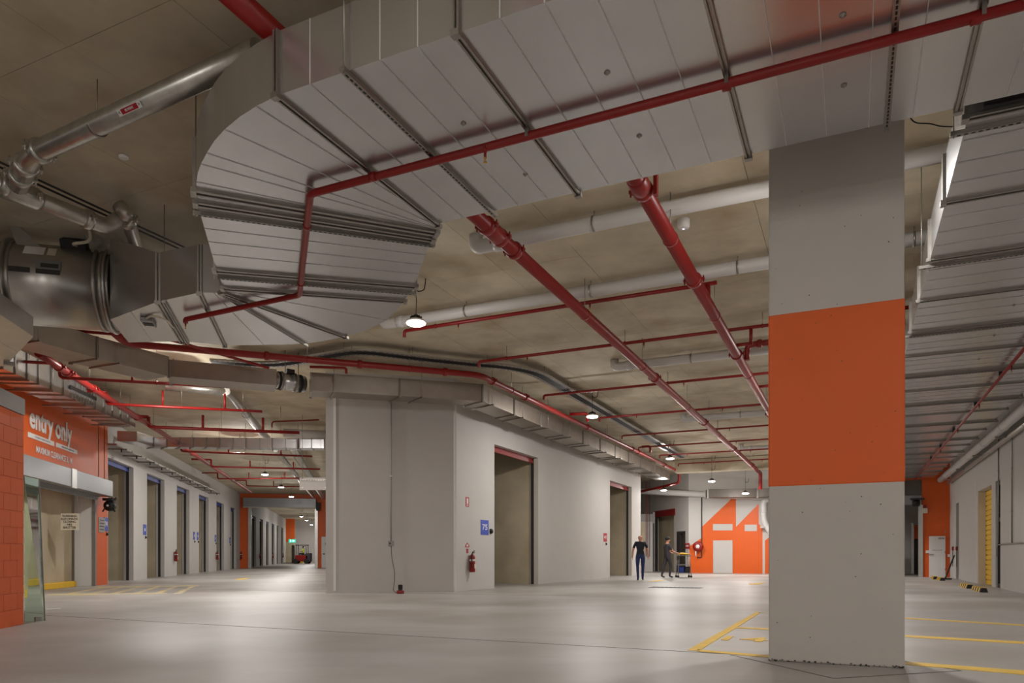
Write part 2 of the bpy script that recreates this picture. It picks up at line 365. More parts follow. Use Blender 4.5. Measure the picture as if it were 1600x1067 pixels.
# ------------------------------------------------------------------ column
CU0, CU1, CV = -0.68, 0.405, 6.95
col = thing('concrete_column', B.p((CU0 + CU1) / 2, CV + 0.3, 0), 'large grey square column with a broad orange band, standing alone in the foreground', 'column')
z1 = wl(B, 'v', CV, 1202, 761).z; z2 = wl(B, 'v', CV, 1202, 493).z
MB().fb(B, CU0, CU1, CV, CV + 0.6, 0.0, CEIL).build('shaft', 'columnpaint', col, bevel=0.012)
MB().fb(B, CU0 - 0.003, CU1 + 0.003, CV - 0.003, CV + 0.603, z1, z2).build('orange_band', 'orange', col, label='orange painted band', bevel=0.012)
rr = random.Random(3); m = MB()
for k in range(46):                      # bug holes in the concrete face
    c = B.p(rr.uniform(CU0 + 0.05, CU1 - 0.05), CV - 0.0035, rr.uniform(0.1, 4.2)); r = rr.uniform(0.002, 0.006)
    m.lathe([(r, 0), (r * 0.8, 0.001)], c, -B.D, 6)
m.build('pitting', 'joint', col, kind='stuff')
rr = random.Random(5); m = MB()
for k in range(50):
    u = rr.uniform(CU0, CU1); r = rr.uniform(0.003, 0.008)
    m.ob(B.p(u, CV - 0.004, rr.uniform(0.003, 0.02)), B.R, B.D, ZUP, r, 0.006, r * 0.6)
m.build('mortar_crumbs', 'dark', col, kind='stuff')
# ------------------------------------------------------------------ duct tools
def bar(p, q, w, h, z_top, name, m, parent):          # a bar lying under a duct between two plan points
    p, q = V((p.x, p.y, z_top - h / 2)), V((q.x, q.y, z_top - h / 2)); d = (q - p).normalized(); n = V((-d.y, d.x, 0))
    return MB().ob((p + q) / 2, d, n, ZUP, (q - p).length / 2, w / 2, h / 2).build(name, m, parent)
def flange(p, q, z0, z1, parent, w=0.05, t=0.028, sides=True):
    d = V((q.x - p.x, q.y - p.y, 0)).normalized(); n = V((-d.y, d.x, 0)); m = MB()
    P, Q = V((p.x, p.y, 0)), V((q.x, q.y, 0)); c = (P + Q) / 2; L = (Q - P).length / 2
    for s in (-1, 1):
        m.ob(c + V((0, 0, z0 - t / 2)) + n * s * w * 0.3, d, n, ZUP, L + t, w * 0.16, t / 2 * (1.3 if s > 0 else 0.8))
    m.ob(c + V((0, 0, z0 - t * 0.2)), d, n, ZUP, L + t, w * 0.5, t * 0.2)
    if sides:
        for e, s in ((P, -1), (Q, 1)):
            for k in (-1, 1): m.ob(e + d * s * t / 2 + n * k * w * 0.3 + V((0, 0, (z0 + z1) / 2)), d, n, ZUP, t / 2, w * 0.16, (z1 - z0) / 2)
    m.build('flange', 'steel', parent)
    if w > 0.045:
        for e, s in ((P, -1), (Q, 1)): MB().ob(e + d * s * 0.02 + V((0, 0, z0 - 0.02)), d, n, ZUP, 0.025, w * 0.6, 0.02).build('flange_corner', 'steel', parent)
def slotted_strut(p, q, z, parent, ext=0.06, rods=True, w=0.041):
    P, Q = V((p.x, p.y, 0)), V((q.x, q.y, 0)); d = (Q - P).normalized(); P -= d * ext; Q += d * ext
    o = bar(P, Q, w, 0.035, z - 0.001, 'strut_channel', 'steel', parent)
    n = V((-d.y, d.x, 0)); m = MB(); L = (Q - P).length; k = 0.06
    while k < L - 0.05:
        m.ob(P + d * k + V((0, 0, z - 0.037)), d, n, ZUP, 0.014, 0.0065, 0.002); k += 0.05
    m.build('slot_row', 'black', o, kind='stuff')
    if rods:
        for e in (P + d * 0.025, Q - d * 0.025): rod(V((e.x, e.y, z - 0.05)), CEIL, parent)
def rib(p, q, z, parent, w=0.006, h=0.004):
    return bar(p, q, w, h, z - 0.0003, 'seam_rib', 'galvlight', parent)
# ------------------------------------------------------------------ main duct (bottom 4.33 m)
ZB = 4.33; VN, VF_ = 4.12, 6.40
D = lambda x, y: gz(x, y, ZB)
fl_u = [-3.82, -2.31, -0.79, 0.73, 2.25, 3.77]
md = thing('air_duct', B.p(0, 5.3, ZB), 'wide flat galvanised duct sweeping across the top and curving towards the fan', 'air duct')
ZT = ZB + 0.47
for a, b in zip(fl_u[:-1], fl_u[1:]):
    MB().fb(B, a, b, VN, VF_, ZB, ZT).build('duct_section', 'galv', md)
    for k in range(1, 5):
        u = a + (b - a) * k / 5; rib(B.p(u, VN + 0.01), B.p(u, VF_ - 0.01), ZB, md)
        MB().fb(B, u - 0.004, u + 0.004, VN - 0.004, VN, ZB, ZT).build('seam_rib', 'galvlight', md)
for u in fl_u: flange(B.p(u, VN), B.p(u, VF_), ZB, ZT, md)
for u in (-3.19, 0.25): slotted_strut(B.p(u, VN), B.p(u, VF_), ZB, md, rods=(u != 0.25))
for e in ((0.25, VN - 0.035), (0.25, VF_ + 0.035)): rod(B.p(*e, ZB - 0.05), CEIL, md)
for u, v in ((-2.75, 5.0), (-2.62, 5.9), (-1.55, 4.9), (-1.55, 5.75), (-0.05, 5.75), (-0.05, 5.0), (1.5, 5.3)):      # tie rod washers
    MB().lathe([(0.022, 0), (0.022, 0.006), (0.008, 0.007), (0.008, 0.018)], B.p(u, v, ZB), -ZUP, 8).build('tie_bolt', 'steel', md)
outer1 = [(435, 152), (400, 166), (374, 183), (351, 202), (335, 220), (323, 239), (314, 256), (309, 270), (307, 284), (306, 298)]
inner1 = [(690, 350)] + [(690 - 1.1 * k, 350 + 1.4 * k) for k in range(1, 9)] + [(679, 362)]
L1 = [D(*p) for p in outer1]; R1 = [D(*p) for p in inner1]
L1[0] = B.p(-3.82, VN, ZB); R1[0] = B.p(-3.82, VF_, ZB)
MB().strip(L1, R1, [ZT] * 10).build('elbow', 'galv', md)
for k in (1, 3, 5, 6, 8): rib(L1[k], R1[k], ZB, md, 0.008)
a1, b1, c1 = (D(306, 298), D(679, 362)), (D(309, 316), D(674, 372)), (D(312, 331), D(671, 380))
MB().strip([a1[0], c1[0]], [a1[1], c1[1]], [ZT, ZT + 0.02]).build('duct_section', 'galv', md)
flange(*a1, ZB, ZT, md, 0.11); flange(*b1, ZB, ZT, md, 0.09); slotted_strut(*c1, ZB, md)
d1, e1 = (D(338, 421), D(648, 446)), (D(342, 431), D(643, 456))
MB().strip([c1[0], d1[0], e1[0]], [c1[1], d1[1], e1[1]], [ZT + 0.02, ZT + 0.1, ZT + 0.12]).build('duct_section', 'galv', md)
for t in (0.25, 0.47, 0.7): rib(c1[0].lerp(d1[0], t), c1[1].lerp(d1[1], t), ZB, md)
flange(*d1, ZB, ZT + 0.1, md, 0.10); slotted_strut(*e1, ZB, md)
outer2 = [(643, 456), (638, 461), (631, 469), (622, 483), (604, 500), (588, 509), (570, 517), (539, 525.5), (510, 532), (477, 536.7), (445, 538), (412, 538.5), (380, 539), (351, 539)]
inner2 = [(342, 431), (348, 445), (350, 449), (351, 452), (351, 454), (350.5, 455), (350, 456), (349, 456.5), (348, 457), (346, 457.2), (342, 457.3), (334, 457.3), (324, 457.2), (312, 457)]
L2 = [D(*p) for p in inner2]; R2 = [D(*p) for p in outer2]
MB().strip(L2, R2, [ZT + 0.12 + 0.01 * min(k, 3) for k in range(14)]).build('elbow', 'galv', md)
flange(L2[2], R2[2], ZB, ZT + 0.14, md, 0.09, sides=False); flange(L2[7], R2[7], ZB, ZT + 0.14, md, 0.07, sides=False); slotted_strut(L2[9], R2[9], ZB, md)
rib(L2[4], R2[4], ZB, md); rib(L2[11], R2[11], ZB, md)
f2 = (D(312, 457), D(351, 539)); g2 = (D(247, 471), D(284, 533)); h2 = (D(172, 499), D(201, 535))
flange(*f2, ZB, ZT + 0.15, md, 0.06)
MB().strip([f2[0], g2[0]], [f2[1], g2[1]], [ZT + 0.15, ZT + 0.18]).build('duct_section', 'galv', md)
flange(*g2, ZB, ZT + 0.18, md, 0.07); slotted_strut(g2[0] + V((0.09, 0, 0)), g2[1] + V((0.09, 0, 0)), ZB, md)
MB().strip([g2[0], h2[0]], [g2[1], h2[1]], [ZT + 0.18, 5.50]).build('transition', 'galv', md)
rib(g2[0].lerp(h2[0], 0.55), g2[1].lerp(h2[1], 0.55), ZB, md)
# duct pressure sensor under the transition
sp = D(232, 500); hd = V((-0.966, -0.26, 0)); hn = V((-0.26, 0.966, 0))
sn = thing('duct_sensor', sp - V((0, 0, 0.06)), 'small grey sensor box with a looped flex under the duct transition', 'sensor')
MB().ob(sp - V((0, 0, 0.03)), hd, hn, ZUP, 0.08, 0.15, 0.03).build('case', 'shuttergrey', sn, bevel=0.01)
MB().ob(sp - V((0, 0, 0.064)), hd, hn, ZUP, 0.065, 0.06, 0.004).build('window', 'black', sn)
MB().ob(sp - V((0, 0, 0.0605)) + hn * 0.1, hd, hn, ZUP, 0.06, 0.035, 0.001).build('label_plate', 'white', sn)
sq = D(262, 492)
MB().tube(roundpath([sp - V((0, 0, 0.03)) + hn * -0.16, sp + hn * -0.3 + hd * -0.1 - V((0, 0, 0.02)), sq - V((0, 0, 0.07)), sq + hn * 0.25 - V((0, 0, 0.07)), sq + hn * 0.45 - V((0, 0, 0.04))], 0.12), 0.014, 8).build('flex_conduit', 'offwhite', sn)
# ------------------------------------------------------------------ axial fan at the left
fc = (h2[0] + h2[1]) / 2; fc = V((fc.x, fc.y, 4.92)); FRr = 0.575
fan = thing('axial_fan', fc - V((0, 0, 0.6)) + hd * 0.7, 'galvanised cylindrical axial fan at the left end of the wide duct', 'fan')
MB().lathe([(FRr * 0.97, 0.0), (FRr * 0.97, 0.05)], fc + hd * 0.03, hd, 40).build('flex_collar', 'steel', fan)
MB().lathe([(FRr, 0.07), (FRr + 0.045, 0.07), (FRr + 0.045, 0.10), (FRr, 0.10), (FRr, 1.36), (FRr + 0.045, 1.36), (FRr + 0.045, 1.40), (FRr, 1.40)], fc, hd, 48).build('casing', 'galv2', fan)
for t in (0.105, 0.19, 1.27):
    MB().lathe([(FRr, 0), (FRr + 0.022, 0.008), (FRr + 0.022, 0.05), (FRr, 0.058)], fc + hd * t, hd, 48).build('end_ring', 'steel', fan)
MB().lathe([(FRr * 0.96, 1.40), (FRr * 0.96, 1.55)], fc, hd, 40).build('flex_collar', 'rubber', fan)
MB().lathe([(FRr, 1.55), (FRr + 0.02, 1.57), (FRr + 0.02, 1.62), (FRr, 1.64), (FRr, 3.0)], fc, hd, 40).build('inlet_attenuator', 'galv2', fan)
def on_fan(t, ang):                     # point and axes on the casing skin
    n = -hn * math.cos(ang) + ZUP * math.sin(ang); return fc + hd * t + n * FRr, n, hd.cross(n)
for (t, ang, w, h, mt, nm) in ((0.98, 0.62, 0.13, 0.085, 'white', 'rating_plate'), (0.76, 0.62, 0.055, 0.08, 'offwhite', 'sticker'), (0.78, 0.2, 0.16, 0.07, 'shuttergrey', 'name_plate'), (1.13, 0.03, 0.13, 0.035, 'dark', 'direction_label'), (0.78, 0.03, 0.15, 0.035, 'dark', 'direction_label'), (0.76, 0.18, 0.11, 0.03, 'dark', 'direction_label')):
    p, n, t2 = on_fan(t, ang); MB().ob(p + n * (0.010 if nm == 'direction_label' and h < 0.032 else 0.004), hd, t2, n, w, h, 0.003).build(nm, mt, fan)
p, n, t2 = on_fan(0.52, 1.05); MB().ob(p + n * 0.05, hd, t2, n, 0.17, 0.09, 0.07).build('terminal_box', 'black', fan, bevel=0.015)
MB().tube(roundpath([p + n * 0.05 + hd * -0.05 - t2 * 0.1, p + n * 0.1 - t2 * 0.3 + hd * -0.05, p - t2 * 0.3 + n * 0.15 + hd * -0.3, p + n * 0.35 + hd * -0.22, p + n * 0.6 + hd * 0.02], 0.15), 0.022, 10).build('flex_conduit', 'offwhite', fan)
for t in (1.2, 0.25):
    m = MB(); q = fc + hd * t - hn * 0.38
    m.add([q + V((0, 0, 0.42)) - hd * 0.28, q + V((0, 0, 0.40)) + hd * 0.02, q + V((0, 0, CEIL - 4.92)) + hd * 0.12, q + V((0, 0, CEIL - 4.92)) - hd * 0.02] + [x + hn * 0.05 for x in (q + V((0, 0, 0.42)) - hd * 0.28, q + V((0, 0, 0.40)) + hd * 0.02, q + V((0, 0, CEIL - 4.92)) + hd * 0.12, q + V((0, 0, CEIL - 4.92)) - hd * 0.02)],
          [(0, 1, 2, 3), (7, 6, 5, 4), (0, 4, 5, 1), (1, 5, 6, 2), (2, 6, 7, 3), (3, 7, 4, 0)])
    m.build('mounting_bracket', 'steel', fan)
# lower duct corner at the far left
z = 4.05; g = [gz(-90, 455, z), gz(0, 491, z), gz(52, 526, z), gz(8, 572, z), gz(-90, 575, z)]
ld = thing('duct_branch', g[2], 'dark duct corner with a flange below the fan at the far left edge', 'air duct')
MB().prism(g, (0, 0, 0.28)).build('duct_section', 'galv2', ld)
MB().ob(gz(14, 566, z) - V((0, 0, 0.02)), V((0.75, 0.66, 0)), V((-0.66, 0.75, 0)), ZUP, 0.07, 0.03, 0.03).build('flange_corner', 'steel', ld)
rib(gz(-60, 500, z), gz(26, 549, z), z, ld)
# ------------------------------------------------------------------ right duct (along the right aisle)
rd = thing('air_duct', B.p(2.0, 20, ZB), 'wide galvanised duct running away above the right hand aisle', 'air duct')
RU0, RU1, RZ = 0.82, 3.25, 4.36
v = 6.62; k = 0
while v < 35.5:
    MB().fb(B, RU0, RU1, v, v + 1.5, RZ, RZ + 0.45).build('duct_section', 'galv', rd)
    flange(B.p(RU0, v), B.p(RU1, v), RZ, RZ + 0.45, rd, 0.07)
    if v < 20:
        for j in (1, 2, 3): rib(B.p(RU0 + .01, v + 1.5 * j / 4), B.p(RU1 - .01, v + 1.5 * j / 4), RZ, rd, 0.008, 0.006)
    if k % 2 == 0: slotted_strut(B.p(RU0, v + 0.2), B.p(RU1, v + 0.2), RZ, rd, ext=0.1)
    if k < 6:
        MB().lathe([(0.022, 0), (0.022, 0.006), (0.008, 0.007), (0.008, 0.018)], B.p(2.0, v + 0.75, RZ), -ZUP, 8).build('tie_bolt', 'steel', rd)
    v += 1.5; k += 1
MB().fb(B, RU0 + 0.1, RU1, 6.42, 6.62, RZ + 0.05, RZ + 0.42).build('flex_collar', 'rubber', rd)
# ------------------------------------------------------------------ duct over the central block (bottom 4.75 m)
Z2 = 4.75; E = lambda x, y: gz(x, y, Z2)
UD2 = B.uv(E(850, 667))[0]
kD = E(750, 627); u_, v_ = B.uv(kD); kD = B.p(UD2, v_, Z2)
near = [E(20, 522), E(152, 560), E(264, 588)]
d2 = thing('air_duct', E(509, 613), 'dull galvanised duct bending round the top of the white central wall', 'air duct')
def offs(pts, w):                        # offset a plan polyline to its left
    out = []
    for i, p in enumerate(pts):
        t = ((pts[min(i + 1, len(pts) - 1)] - p).normalized() + (p - pts[max(i - 1, 0)]).normalized()).normalized()
        out.append(p + V((-t.y, t.x, 0)) * w)
    return out
def duct_run(parent, pts, w, h, z, m='ductdull', fl=True, nm='duct_section', hang=True, every=None):
    P = [V((p.x, p.y, z)) for p in pts]; Lf = offs(P, w)
    for i in range(len(P) - 1):
        n = max(1, round((P[i + 1] - P[i]).length / (every or 2.4)))
        for k in range(n):
            a, b = P[i].lerp(P[i + 1], k / n), P[i].lerp(P[i + 1], (k + 1) / n); c, d = Lf[i].lerp(Lf[i + 1], k / n), Lf[i].lerp(Lf[i + 1], (k + 1) / n)
            MB().strip([c, d], [a, b], [z + h] * 2).build(nm, m, parent)
            if fl: flange(c, a, z, z + h, parent, 0.05, 0.02)
            if hang and k % 1 == 0:
                e = a.lerp(b, 0.25); f = c.lerp(d, 0.25); dd = (e - f).normalized(); e = e + dd * 0.12; f = f - dd * 0.05
                bar(f, e, 0.04, 0.03, z - 0.001, 'strut_channel', 'steel', parent)
                rod(V((e.x, e.y, z - 0.04)) - dd * 0.06, CEIL, parent)
duct_run(d2, near, 0.75, 0.42, Z2)
p1, p2, p3, p4 = E(264, 588), E(432, 602), E(486, 610), kD
duct_run(d2, [p1, p2], 0.7, 0.36, Z2, hang=False)
endD = B.p(UD2, B.uv(E(1048, 749))[1], Z2)
duct_run(d2, [p3, kD, endD], 0.7, 0.42, Z2, every=1.8)
ax = (p3 - p2).normalized(); nn = V((-ax.y, ax.x, 0)); c0 = p2 + nn * 0.35 + V((0, 0, 0.2)); LL = (p3 - p2).length
df = thing('inline_fan', c0 - V((0, 0, 0.25)) + ax * LL / 2, 'short silver inline fan between two duct lengths above the white wall corner', 'fan')
MB().lathe([(0.19, 0.02), (0.19, LL - 0.02)], c0, ax, 24).build('casing', 'galv', df)
for t in (0.14, LL - 0.17): MB().lathe([(0.185, 0), (0.205, 0.01), (0.205, 0.06), (0.185, 0.07)], c0 + ax * t, ax, 24).build('flex_band', 'rubber', df)
for t in (0.22, LL - 0.27): MB().lathe([(0.19, 0), (0.22, 0.005), (0.22, 0.03), (0.19, 0.035)], c0 + ax * t, ax, 24).build('end_ring', 'steel', df)
MB().ob(c0 + ax * LL * 0.55 + V((0, 0, 0.24)), ax, nn, ZUP, 0.09, 0.07, 0.05).build('terminal_box', 'dark', df)
for t in (0.25, LL - 0.25): rod(c0 + ax * t - nn * 0.22 - V((0, 0, 0.25)), CEIL, df, 0.009)
# duct in front of the mural wall
mdw = thing('air_duct', B.p(-5, 37.9, 3.85), 'duct coloured as if unlit, hanging in front of the orange and white mural wall', 'air duct')
duct_run(mdw, [B.p(-6.6, 37.6, 3.9), B.p(-4.3, 38.4, 3.9), B.p(0.0, 38.4, 3.9)], 0.7, 0.42, 3.9, 'ductunlit', hang=False)
for u in (-4.2, -2.6, -1.0): rod(B.p(u, 38.36, 3.88), CEIL, mdw)
# ------------------------------------------------------------------ left aisle ducts
Z3 = 4.75; E3 = lambda x, y: gz(x, y, Z3)
d3 = thing('air_duct', E3(110, 622), 'shiny rectangular duct with close ribs running above the orange entry sign', 'air duct')
pth = [E3(-40, 556), E3(59, 599.4), E3(148, 639), E3(211.5, 668)]
P_ = [V((p.x, p.y, Z3)) for p in pth]; Lf = offs(P_, 0.75)
for i in range(3):
    MB().strip([Lf[i], Lf[i + 1]], [P_[i], P_[i + 1]], [Z3 + 0.55] * 2).build('duct_section', 'galv', d3)
    n = 5
    for k in range(n):
        a, b = P_[i].lerp(P_[i + 1], k / n), Lf[i].lerp(Lf[i + 1], k / n); flange(b, a, Z3, Z3 + 0.55, d3, 0.04, 0.02)
        if k in (1, 4):
            dd = (a - b).normalized(); bar(b - dd * 0.25, a + dd * 0.06, 0.04, 0.035, Z3 - 0.021, 'strut_channel', 'steel', d3); rod(V((a.x, a.y, Z3 - 0.05)) + dd * 0.05, CEIL, d3)
for k in range(9):                       # drive cleats around the silencer
    a = P_[1].lerp(P_[2], 0.55 + 0.05 * k); dd = (P_[2] - P_[1]).normalized(); n = V((dd.y, -dd.x, 0))
    MB().ob(a + n * 0.02 + V((0, 0, 0.275)), dd, n, ZUP, 0.025, 0.018, 0.26 - 0.02 * (k % 3)).build('cleat', 'galv', d3)
bar(P_[1].lerp(P_[2], 0.5) + V((0.04, 0, 0)), P_[2] + V((0.04, 0, 0)), 0.03, 0.08, Z3 + 0.3, 'cleat_rail', 'dark', d3)
dx = thing('air_duct', E3(300, 698), 'slim silver duct crossing the left aisle below the ceiling', 'air duct')
ca, cb = E3(211.5, 694), E3(507, 700)
cpt = [E3(214, 676), E3(214, 690), E3(240, 698), cb]
P_ = [V((p.x, p.y, Z3)) for p in cpt]; Lf = offs(P_, 0.6); Lf[0] = Lf[0] + V((0, 0.0, 0))
MB().strip(Lf[1:], P_[1:], [Z3 + 0.34] * 3).build('duct_section', 'galv', dx)
for k in range(14):
    t = k / 13; a = P_[2].lerp(P_[3], t); b = Lf[2].lerp(Lf[3], t); flange(b, a, Z3, Z3 + 0.34, dx, 0.035, 0.018)
    if k % 2: bar(b, a + V((0, -0.12, 0)), 0.04, 0.03, Z3 - 0.02, 'strut_channel', 'steel', dx); rod(a + V((0, -0.06, -0.05)), CEIL, dx)
# wall mounted duct/tray above the left doors
dt = thing('cable_tray', A.p(-7.6, 30, 4.7), 'silver service tray running above the blue roller doors', 'cable tray')
for k in range(11):
    v0 = 26.5 + k * 1.8; MB().fb(A, UL + 0.05, UL + 0.55, v0, v0 + 1.7, 4.62, 4.68).build('tray_length', 'galv2', dt)
    MB().fb(A, UL, UL + 0.65, v0 + 0.8, v0 + 0.85, 4.58, 4.62).build('bracket', 'steel', dt)
    MB().fb(A, UL + 0.5, UL + 0.54, v0 + 0.62, v0 + 0.66, 4.48, 4.58).build('hanging_clip', 'dark', dt)
# ------------------------------------------------------------------ pipes
def coupling(p, axis, r, parent, m, name='coupling'):
    ax = V(axis).normalized()
    o = MB().lathe([(r, -0.05), (r + 0.018, -0.045), (r + 0.026, -0.02), (r + 0.026, 0.02), (r + 0.018, 0.045), (r, 0.05)], p, ax, 18)
    s = ax.cross(ZUP).normalized() if abs(ax.z) < 0.9 else V((1, 0, 0))
    for k in (-1, 1):
        o.ob(V(p) + s * k * (r + 0.035), ax, s, ax.cross(s), 0.03, 0.025, 0.018)
        o.lathe([(0.010, -0.05), (0.010, 0.05)], V(p) + s * k * (r + 0.045), ax.cross(s), 6)
    return o.build(name, m, parent)
def clamp(p, axis, r, parent, z1=CEIL, m='red'):
    o = MB().lathe([(r, -0.015), (r + 0.008, -0.015), (r + 0.008, 0.015), (r, 0.015)], p, axis, 16).build('pipe_clip', m, parent)
    MB().tube([V((p[0], p[1], p[2] + r)), V((p[0], p[1], z1))], 0.006, 6).build('hanger_rod', 'steel', parent); return o
def head(p, parent, drop=0.06):          # pendent sprinkler head
    o = MB().lathe([(0.016, 0), (0.016, drop * 0.6), (0.011, drop * 0.6), (0.011, drop)], p, -ZUP, 8).build('sprinkler_drop', 'red', parent)
    MB().lathe([(0.010, 0), (0.012, 0.012), (0.005, 0.016), (0.005, 0.038), (0.016, 0.040), (0.016, 0.044)], V(p) - V((0, 0, drop)), -ZUP, 8).build('sprinkler_head', 'brass', o)
def pipe_thing(name, path, r, m, label, cat='pipe', group=None, seg=16, rad=0.25):
    P = [V(p) for p in path]; c = P[len(P) // 2]
    t = thing(name, V((c.x, c.y, min(p.z for p in P) - r)), label, cat, group)
    MB().tube(roundpath(P, rad) if len(P) > 2 else P, r, seg).build('pipe_run', m, t); return t
# two big mains along aisle B
ZM = 5.0; uPA = B.uv(gz(755, 345, ZM))[0] * 0.4 + B.uv(gz(900, 480, ZM))[0] * 0.6; uPB = B.uv(gz(1100, 465, ZM))[0]
pa = pipe_thing('fire_main', [B.p(uPA, -4, ZM), B.p(uPA, 37.2, ZM)], 0.088, 'red', 'thick red fire main passing above the wide duct, the left of two')
vA1 = B.uv(gz(758, 350, ZM))[1]
for dv in (0.05, 0.42, 0.85): coupling(B.p(uPA, vA1 + dv, ZM), B.D, 0.09, pa, 'red')
MB().lathe([(0.088, 0), (0.108, 0.05), (0.108, 0.32), (0.088, 0.38)], B.p(uPA, vA1 + 0.05, ZM), B.D, 18).build('valve_body', 'red', pa)
for v in (16.4, 22.5, 28.5, 34.0): coupling(B.p(uPA, v, ZM), B.D, 0.088, pa, 'red')
for v in (11.6, 15.3, 20, 25, 30, 35): clamp(B.p(uPA, v, ZM), B.D, 0.088, pa)
pb = pipe_thing('fire_main', [B.p(uPB, -4, ZM), B.p(uPB, 37.2, ZM)], 0.092, 'red', 'thick red fire main just left of the column, the right of two')
vB1 = B.uv(gz(997, 292, ZM))[1]
for v in (vB1 + 0.1, vB1 + 3.0, 15.2, 22.0, 28.0): coupling(B.p(uPB, v, ZM), B.D, 0.092, pb, 'red')
MB().lathe([(0.092, 0), (0.11, 0.03), (0.11, 0.3), (0.092, 0.34)], B.p(uPB, vB1 - 0.2, ZM), B.D, 18).build('valve_body', 'red', pb)
MB().fb(B, uPB + 0.13, uPB + 0.17, vB1 + 0.05, vB1 + 0.13, ZM - 0.09, CEIL).build('hanger_bracket', 'red', pb)
for v in (9.3, 12.6, 17, 21, 26, 31): clamp(B.p(uPB, v, ZM), B.D, 0.092, pb)
for u, pp in ((uPA, pa), (uPB, pb)): MB().tube(roundpath([B.p(u, 37.2, ZM), B.p(u, 37.6, ZM), B.p(u, 37.6, 4.2)], 0.2), 0.088, 14).build('drop_leg', 'red', pp)
# branch lines across aisle B
ZR = 5.33
rows = [((632, 518), (1120, 440), 'nearest the duct'), ((748, 567), (1201, 505), 'second from the duct'), ((850, 618.7), (1201, 581), 'third from the duct'), ((937, 651.6), (1201, 633), 'fourth from the duct'), ((972, 681), (1201, 664), 'fifth from the duct'), ((998, 699), (1201, 685.6), 'sixth from the duct'), ((1030.6, 711), (1201, 702), 'seventh from the duct'), ((1060, 724.7), (1201, 717), 'last before the far beam')]
for i, (a, b, w) in enumerate(rows):
    P0, P1 = gz(*a, ZR), gz(*b, ZR); v = (B.uv(P0)[1] * 0.6 + B.uv(P1)[1] * 0.4)
    u0 = B.uv(wl(B, 'v', v, a[0], a[1]))[0]; u1 = B.uv(wl(B, 'v', v, 1120, 440))[0] if i == 0 else 3.4
    r = 0.034 if i < 4 else 0.03
    t = pipe_thing('sprinkler_pipe', [B.p(u0, v, ZR - 0.12), B.p(u0, v, ZR), B.p(u1, v, ZR)], r, 'red', 'thin red sprinkler pipe across the ceiling between block and column, ' + w, group='sprinkler branch pipes', rad=0.08, seg=10)
    u = u0 + 1.2
    while u < u1 - 0.1:
        head(B.p(u, v, ZR - r), t); u += 2.6
    for u in (u0 + 0.7, u0 + 3.4, u0 + 6.1):
        if u < u1: clamp(B.p(u, v, ZR), B.R, r, t)
    if i in (1, 2, 4):
        MB().tube([B.p(uPB + 0.35, v, ZR), B.p(uPB + 0.35, v, ZM + 0.02)], r, 10).build('riser', 'red', t); MB().tube([B.p(uPB, v, ZM + 0.02), B.p(uPB + 0.38, v, ZM + 0.02)], r, 10).build('connector', 'red', t)
    if i == 0: MB().tube([B.p(uPB, v, ZR), B.p(uPB, v, ZM)], 0.04, 10).build('riser', 'red', t)
# short thick red offset beside the column
t = pipe_thing('sprinkler_pipe', [gz(1167, 563, 5.0), gz(1167, 563, 5.0) + V((0, 0, 0.32)), gz(1167, 563, 5.0) + V((0, 0, 0.32)) + B.R * 2.6], 0.06, 'red', 'short thick red pipe with an elbow, half hidden by the column', rad=0.14)
coupling(gz(1167, 563, 5.0) + V((0, 0, 0.32)) + B.R * 0.25, B.R, 0.06, t, 'red')
# white drain pipes under the slab
ZW = 5.43
for v, u0, u1, w in ((9.38, -4.95, 3.8, 'nearest the wide duct'), (11.74, -8.2, 3.8, 'second from the wide duct'), (16.7, -5.1, 3.8, 'third from the wide duct'), (24.05, -5.0, 3.8, 'fourth from the wide duct'), (31.8, -4.2, 3.8, 'farthest from the wide duct')):
    t = pipe_thing('drain_pipe', [B.p(u0, v, CEIL), B.p(u0, v, ZW), B.p(u1, v, ZW)], 0.1, 'pvc', 'white plastic drain pipe under the slab, ' + w, group='white drain pipes under the slab', rad=0.16)
    MB().lathe([(0.10, 0), (0.112, 0.005), (0.112, 0.14), (0.10, 0.145)], B.p(u0 + 0.3, v, ZW), B.R, 18).build('socket', 'pvc', t)
    u = u0 + 1.8
    while u < u1 - 0.3: clamp(B.p(u, v, ZW), B.R, 0.1, t, m='steel'); u += 2.4
t = pipe_thing('drain_pipe', [wl(B, 'v', VM - 0.35, 990, 767), wl(B, 'v', VM - 0.35, 1215, 778)], 0.16, 'pvc', 'long white pipe along the top of the mural wall')
pq = wl(B, 'v', VM - 0.3, 1193, 779)
t = pipe_thing('drain_pipe', [pq + B.R * 1.2, pq, V((pq.x, pq.y, wl(B, 'v', VM - 0.3, 1193, 815).z)), wl(B, 'v', VM - 0.3, 1208, 838), wl(B, 'v', VM - 0.3, 1208, 838) - V((0, 0, 2.5))], 0.15, 'pvc', 'white downpipe with an offset beside the mural', rad=0.35)
for zz in (2.4, 3.2): MB().lathe([(0.15, 0), (0.175, 0.01), (0.175, 0.06), (0.15, 0.07)], V((pq.x, pq.y, zz)) , ZUP, 14).build('socket', 'pvc', t)
t = pipe_thing('drain_pipe', [B.p(3.5, 8.2, 4.24), B.p(3.5, 36.6, 4.24)], 0.12, 'pvc', 'large white pipe running along the right wall under the duct edge')
for v in range(10, 36, 3): MB().lathe([(0.12, 0), (0.135, 0.01), (0.135, 0.12), (0.12, 0.13)], B.p(3.5, v, 4.24), B.D, 16).build('socket', 'pvc', t)
for v in range(11, 36, 4): MB().fb(B, 3.46, UR, v, v + 0.04, 4.08, 4.12).build('bracket', 'steel', t)
t = pipe_thing('drain_pipe', [B.p(3.78, 8.2, 4.1), B.p(3.78, 36.6, 4.1)], 0.07, 'pipesilver', 'slim grey pipe fixed against the right wall')
